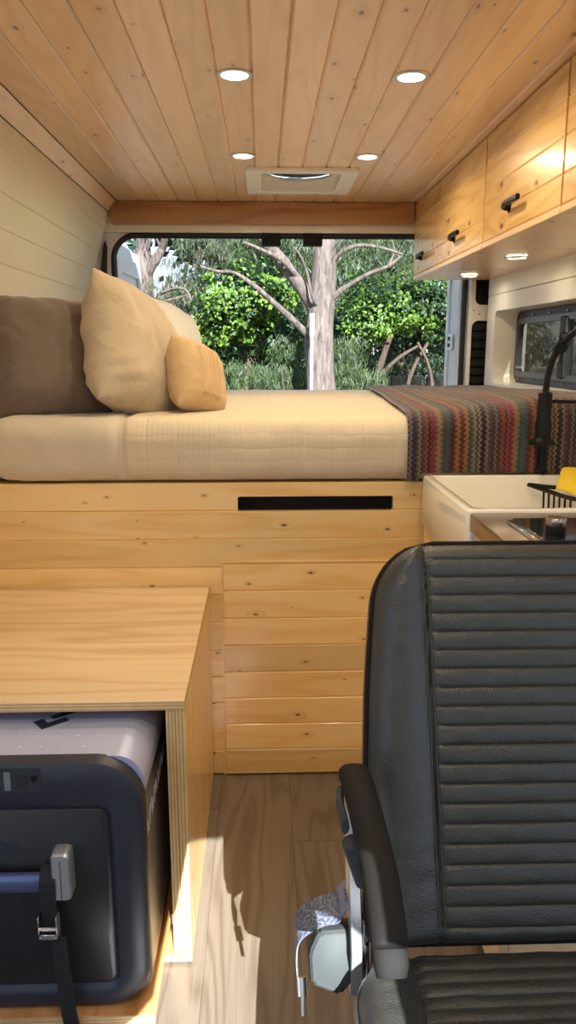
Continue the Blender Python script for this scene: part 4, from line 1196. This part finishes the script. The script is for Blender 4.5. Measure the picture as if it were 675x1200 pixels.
def needles(bm, cen, rad, n, length, rng, w=.010):
    cen = V(cen); rad = V(rad)
    for _ in range(n):
        # tufts: several strands from one point, hanging
        d = V((rng.uniform(-1, 1), rng.uniform(-1, 1), rng.uniform(-1, 1)))
        p = cen+V((d.x*rad.x, d.y*rad.y, d.z*rad.z))
        lean = V((rng.gauss(0, .8), rng.uniform(-.5, .5), rng.choice((-1., -1., .9))))
        for k in range(9):
            q = p+V((rng.gauss(0, .03), rng.gauss(0, .03), rng.gauss(0, .03)))
            e = q+(lean+V((rng.uniform(-.5, .5), rng.uniform(-.4, .4), rng.uniform(-.2, .3)))).normalized()*length*rng.uniform(.5, 1.1)
            m = (q+e)/2+V((0, 0, .03))
            ww = w*rng.uniform(.7, 1.3)
            sx = V((ww, rng.uniform(-.5, .5)*ww, 0))
            a = [bm.verts.new(x) for x in (q-sx, q+sx, m+sx, m-sx, e)]
            bm.faces.new((a[0], a[1], a[2], a[3])); bm.faces.new((a[3], a[2], a[4]))

def tree(name, label, cat, limbs, barkm, foliage, base, group=None):
    t = thing(name, label, cat, base, group)
    if limbs:
        for k, (pts, r0, r1) in enumerate(limbs):
            bm = bmesh.new(); limb(bm, pts, r0, r1, seg=16 if r0 > .08 else 10); obj('trunk' if k == 0 else 'branch', bm, barkm, t, 60)
    for i, (nm, mat, fn) in enumerate(foliage):
        bm = bmesh.new(); fn(bm); obj(nm, bm, mat, t, None)
    return t
rng = random.Random(3)
# main she-oak
LM = [([(0.676, 9.000, 0.026), (0.690, 9.000, 0.622), (0.656, 9.000, 1.203), (0.680, 9.000, 1.722), (0.705, 9.000, 2.137), (0.683, 9.000, 2.454), (0.728, 9.100, 3.489), (0.678, 9.200, 4.621)], .185, .10),
      ([(0.594, 9.000, 1.563), (0.436, 8.950, 1.810), (0.272, 8.900, 2.016), (0.055, 8.800, 2.245), (-0.091, 8.700, 2.432), (-0.320, 8.600, 2.730)], .085, .05),
      ([(0.512, 8.900, 1.278), (0.316, 8.800, 1.461), (0.106, 8.700, 1.638), (-0.078, 8.600, 1.782), (-0.287, 8.600, 1.914), (-0.464, 8.500, 1.921), (-0.642, 8.500, 1.972)], .042, .010),
      ([(0.436, 8.950, 1.856), (0.219, 8.700, 2.057), (-0.056, 8.600, 2.176), (-0.189, 8.500, 2.215)], .03, .014),
      ([(0.222, 8.800, 2.006), (0.147, 8.800, 2.201), (0.046, 8.700, 2.433), (-0.007, 8.700, 2.665)], .03, .02),
      ([(0.783, 8.950, 1.672), (0.940, 8.900, 1.790), (1.163, 8.800, 1.919), (1.382, 8.700, 1.999), (1.518, 8.700, 2.106)], .036, .012),
      ([(0.764, 9.000, 2.027), (0.887, 8.900, 2.163), (1.063, 8.800, 2.223), (1.283, 8.700, 2.194), (1.537, 8.700, 2.124)], .032, .012),
      ([(1.382, 8.700, 1.999), (1.443, 8.700, 2.150), (1.411, 8.700, 2.282)], .014, .008),
      ([(0.782, 9.000, 2.137), (0.904, 8.900, 2.307), (1.012, 8.800, 2.453)], .04, .025),
      ([(0.626, 8.900, 1.577), (0.552, 8.800, 1.708), (0.503, 8.800, 1.935), (0.423, 8.700, 2.102), (0.358, 8.700, 2.190)], .02, .008)]
def f_main(bm):
    for cx, cz, rx, rz, n in ((1.3, 2.35, .5, .25, 110), (1.75, 2.45, .5, .3, 90), (.1, 2.55, .5, .3, 60), (-.4, 2.5, .5, .25, 60), (.4, 3.3, 2.2, .5, 250)):
        needles(bm, (cx, 9.2, cz), (rx, .5, rz), int(n*2), .13, rng, .0026)
tree('she_oak_tree', 'tall tree with pale flaky trunk and forked branches right behind the rear opening', 'tree', LM, 'bark', [('foliage', 'needle', f_main)], (.68, 9, GZ))
# left tree
LL = [([(-1.548, 10.000, -0.087), (-1.464, 10.000, 1.526), (-1.448, 10.000, 1.938), (-1.467, 10.000, 2.262), (-1.443, 10.000, 2.621), (-1.432, 10.000, 3.420)], .14, .07),
      ([(-1.448, 10.000, 1.958), (-1.321, 9.900, 2.151), (-1.212, 9.900, 2.311), (-1.153, 9.800, 2.466), (-1.080, 9.800, 2.806)], .065, .035),
      ([(-1.458, 10.000, 2.242), (-1.365, 9.900, 2.380), (-1.325, 9.900, 2.607)], .03, .015),
      ([(-1.212, 9.900, 2.311), (-1.270, 9.900, 2.430), (-1.305, 9.900, 2.607)], .02, .01),
      ([(-1.243, 9.600, 1.758), (-1.016, 9.400, 1.813), (-0.877, 9.300, 1.786), (-0.821, 9.300, 1.672)], .02, .012),
      ([(-1.298, 9.600, 1.649), (-1.090, 9.400, 1.677), (-0.839, 9.300, 1.739)], .018, .009)]
def f_left(bm):
    for cx, cz, rx, rz, n in ((-1.0, 1.95, .22, .22, 24), (-.7, 2.3, .3, .3, 45), (-1.25, 1.7, .2, .2, 26), (-.9, 1.7, .3, .25, 50)):
        needles(bm, (cx, 9.9, cz), (rx, .4, rz), int(n*2), .14, rng, .0026)
tree('she_oak_tree', 'leaning pale tree at the left of the rear view beside the open left door', 'tree', LL, 'bark', [('foliage', 'needle_warm', f_left)], (-1.5, 10, GZ))
# pipe in front of the trunk
bm = bmesh.new(); cyl(bm, (.548, 8.70, GZ), (.552, 8.70, 1.25), .018, seg=12); cyl(bm, (.552, 8.70, 1.25), (.553, 8.70, 1.50), .028, seg=12); o = obj('standpipe', bm, 'pvc'); tag(o, 'thin white pipe standing in front of the big pale trunk', 'pipe')
# leafy shrubs
def bush(label, blobs, mat, size, base, stems=None, group='shrubs behind the van', deep=None):
    def f(bm):
        for c, r, n in blobs: leaf_blob(bm, c, r, n, size, rng)
    fol = [('foliage', mat, f)]
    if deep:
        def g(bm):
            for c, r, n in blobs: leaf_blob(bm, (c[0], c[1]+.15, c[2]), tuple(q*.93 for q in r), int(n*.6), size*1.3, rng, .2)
        fol.append(('inner_foliage', 'leaf_deep_shade', g))  # dark inner leaves paint the shaded gaps between the clumps
    t = tree('leafy_shrub', label, 'shrub', stems, 'bark_dark', fol, base, group)
    return t
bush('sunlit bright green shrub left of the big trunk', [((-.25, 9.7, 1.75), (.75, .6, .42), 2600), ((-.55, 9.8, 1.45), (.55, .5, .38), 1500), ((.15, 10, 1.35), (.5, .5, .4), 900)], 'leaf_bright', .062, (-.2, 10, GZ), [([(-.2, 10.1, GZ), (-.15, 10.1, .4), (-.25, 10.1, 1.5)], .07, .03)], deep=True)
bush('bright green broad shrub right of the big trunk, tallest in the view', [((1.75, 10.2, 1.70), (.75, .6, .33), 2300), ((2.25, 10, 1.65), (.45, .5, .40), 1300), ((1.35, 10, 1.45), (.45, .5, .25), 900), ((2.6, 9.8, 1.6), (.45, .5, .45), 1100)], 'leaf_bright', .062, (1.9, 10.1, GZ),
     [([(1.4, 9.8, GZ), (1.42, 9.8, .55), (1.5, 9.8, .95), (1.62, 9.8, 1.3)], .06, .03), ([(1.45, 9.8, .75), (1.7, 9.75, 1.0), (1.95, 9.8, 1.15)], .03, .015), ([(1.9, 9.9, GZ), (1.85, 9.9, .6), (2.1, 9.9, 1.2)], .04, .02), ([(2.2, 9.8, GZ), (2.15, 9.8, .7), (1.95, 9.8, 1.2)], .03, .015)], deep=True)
bush('dark dense shrub low at the left below the leaning tree', [((-1.0, 10.6, 1.25), (.6, .5, .5), 1100), ((-1.2, 10.6, .8), (.7, .5, .5), 700)], 'leaf_deep_shade', .08, (-1.1, 10.6, GZ))
bush('shaded dark green shrub between the bright shrub and the trunk', [((-.3, 10.7, .95), (.9, .5, .55), 1500), ((.4, 10.8, 1.1), (.5, .5, .6), 700)], 'leaf_deep_shade', .08, (-.1, 10.7, GZ))
bush('shaded dark green shrub at the right under the bright broad shrub', [((1.5, 10.9, 1.25), (.8, .4, .35), 1300), ((1.15, 10.9, .75), (.45, .4, .45), 700), ((2.5, 10.9, 1.35), (.6, .4, .35), 800)], 'leaf_deep_shade', .08, (1.6, 10.9, GZ))
def tuft_plant(label, spots, base, mat='needle', ln=.42):
    def f(bm):
        for c, r, n in spots: needles(bm, c, r, int(n*2.6), .12, rng, .0028)
    return tree('feathery_shrub', label, 'shrub', [([(base[0], base[1], GZ), (base[0]+.03, base[1], .2), (base[0]-.02, base[1], .9)], .03, .015)], 'bark_dark', [('foliage', mat, f)], base, 'feathery she-oak shrubs')
tuft_plant('feathery grey-green shrub just left of the white pipe', [((.28, 9.6, .85), (.2, .2, .35), 60), ((.2, 9.6, .65), (.3, .25, .25), 60)], (.25, 9.4, GZ))
tuft_plant('feathery grey-green shrub in the middle of the view under the bright leaves', [((-.3, 9.5, .7), (.3, .2, .25), 60), ((-.1, 9.5, .6), (.3, .25, .2), 60)], (-.2, 9.5, GZ))
tuft_plant('feathery grey-green shrub just right of the big trunk', [((1.05, 9.5, .85), (.18, .2, .35), 70), ((1.25, 9.5, .65), (.25, .25, .2), 50)], (1.15, 9.5, GZ))
# far tree line
def far_tree(label, x, y, h, w, mat, n, group='trees in the far tree line', needle=False, seed=1):
    r = random.Random(seed)
    def f(bm):
        for k in range(9):
            c = (x+r.uniform(-.5, .5)*w, y+r.uniform(-.5, .5), GZ+h*(.12+.10*k)+r.uniform(-.2, .2))
            rad = (w*.42, .8, h*.14)
            if needle: needles(bm, c, rad, n//5, .20, rng, .0045)
            else: leaf_blob(bm, c, rad, n//9, .22, rng, .2)
    return tree('background_tree', label, 'tree', [([(x, y+.2, GZ), (x+.1, y+.2, GZ+h*.4), (x, y+.2, GZ+h*.85)], .14, .05)], 'bark_dark', [('foliage', mat, f)], (x, y, GZ), group)
far_tree('dark tree far behind the bright shrub, left of the middle', -.6, 14.5, 5.0, 2.6, 'leaf_deep_shade', 5200, seed=2)
far_tree('dark tree far behind the big trunk', 1.2, 15., 6.2, 2.8, 'leaf_deep_shade', 5600, seed=3)
far_tree('dark tree far behind at the right, partly behind the cabinets', 3.4, 14.5, 6.0, 2.8, 'leaf_deep_shade', 5200, seed=4)
far_tree('low dark tree far behind at the left edge of the view', -2.7, 14., 3.4, 2.2, 'leaf_deep_shade', 3600, seed=5)
far_tree('feathery grey-green tree behind the left fork of the big tree', -.2, 12.2, 5.6, 1.9, 'needle', 1500, needle=True, seed=6)
far_tree('feathery grey-green tree behind the right branches of the big tree', 2.2, 12.4, 5.6, 2.4, 'needle', 1900, needle=True, seed=7)
far_tree('dark tree outside the side window', 6.8, 9.5, 4.5, 3.0, 'leaf_deep_shade', 3200, seed=8)
far_tree('olive feathery tree outside the side window', 5.2, 11.0, 3.6, 2.6, 'needle_warm', 900, needle=True, seed=9)
bm = bmesh.new()
R5 = random.Random(5)
for i in range(16):
    for j in range(5):
        x = 1.4+i*.27+(j % 2)*.13; box(bm, (x+.01, 11.6+R5.uniform(0, .04), GZ+j*.27), (x+.26, 12.0, GZ+j*.27+.255), .02)
o = obj('stone_wall', bm, 'stone'); tag(o, 'low pale stone wall at the lower right behind the shrubs', 'wall')

# ------------------------------------------------------------------ light
w = bpy.data.worlds.new('sky'); SC.world = w; w.use_nodes = True
N, L = w.node_tree.nodes, w.node_tree.links
bg = N['Background']; tc = N.new('ShaderNodeTexCoord'); sp = N.new('ShaderNodeSeparateXYZ'); L.new(tc.outputs['Generated'], sp.inputs[0])
nz = N.new('ShaderNodeTexNoise'); nz.inputs['Scale'].default_value = 3.; nz.inputs['Detail'].default_value = 5; L.new(tc.outputs['Generated'], nz.inputs['Vector'])
base = ramp(N, L, mth(N, L, 'MULTIPLY_ADD', sp.outputs[2], .5, .5), [(0., (.30, .27, .22)), (.47, (.45, .42, .36)), (.5, (.84, .88, .93)), (.62, (.33, .58, 1.)), (1., (.20, .38, .80))])
sky = mixc(N, L, ramp(N, L, nz.outputs['Fac'], [(.5, (0, 0, 0)), (.62, (.6, .6, .6))]), base, (.95, .96, 1.))
L.new(sky, bg.inputs[0]); bg.inputs[1].default_value = 1.6
s = bpy.data.lights.new('sun', 'SUN'); s.energy = 21.; s.angle = math.radians(.25); s.color = (.93, .98, 1.)
so = bpy.data.objects.new('sun', s); COL.objects.link(so); so.rotation_euler = SUN.to_track_quat('-Z', 'Y').to_euler(); so.location = (2, -5, 6)

# ------------------------------------------------------------------ camera
cam = bpy.data.cameras.new('camera'); co = bpy.data.objects.new('camera', cam); COL.objects.link(co)
cam.sensor_fit = 'VERTICAL'; cam.sensor_height = 36.; cam.sensor_width = 24.; cam.lens = 27.0; cam.clip_start = .02; cam.clip_end = 300
co.location = (0, 0, 1.12); co.rotation_euler = (math.radians(78), 0, math.radians(-1.9))
SC.camera = co
vs = SC.view_settings
vs.view_transform = 'Standard'; vs.look = 'None'; vs.exposure = .28; vs.gamma = 1.; vs.use_curve_mapping = False
SC.cycles.use_denoising = True
SC.cycles.max_bounces = 10; SC.cycles.diffuse_bounces = 6; SC.cycles.transparent_max_bounces = 12
SC.cycles.sample_clamp_indirect = 6.
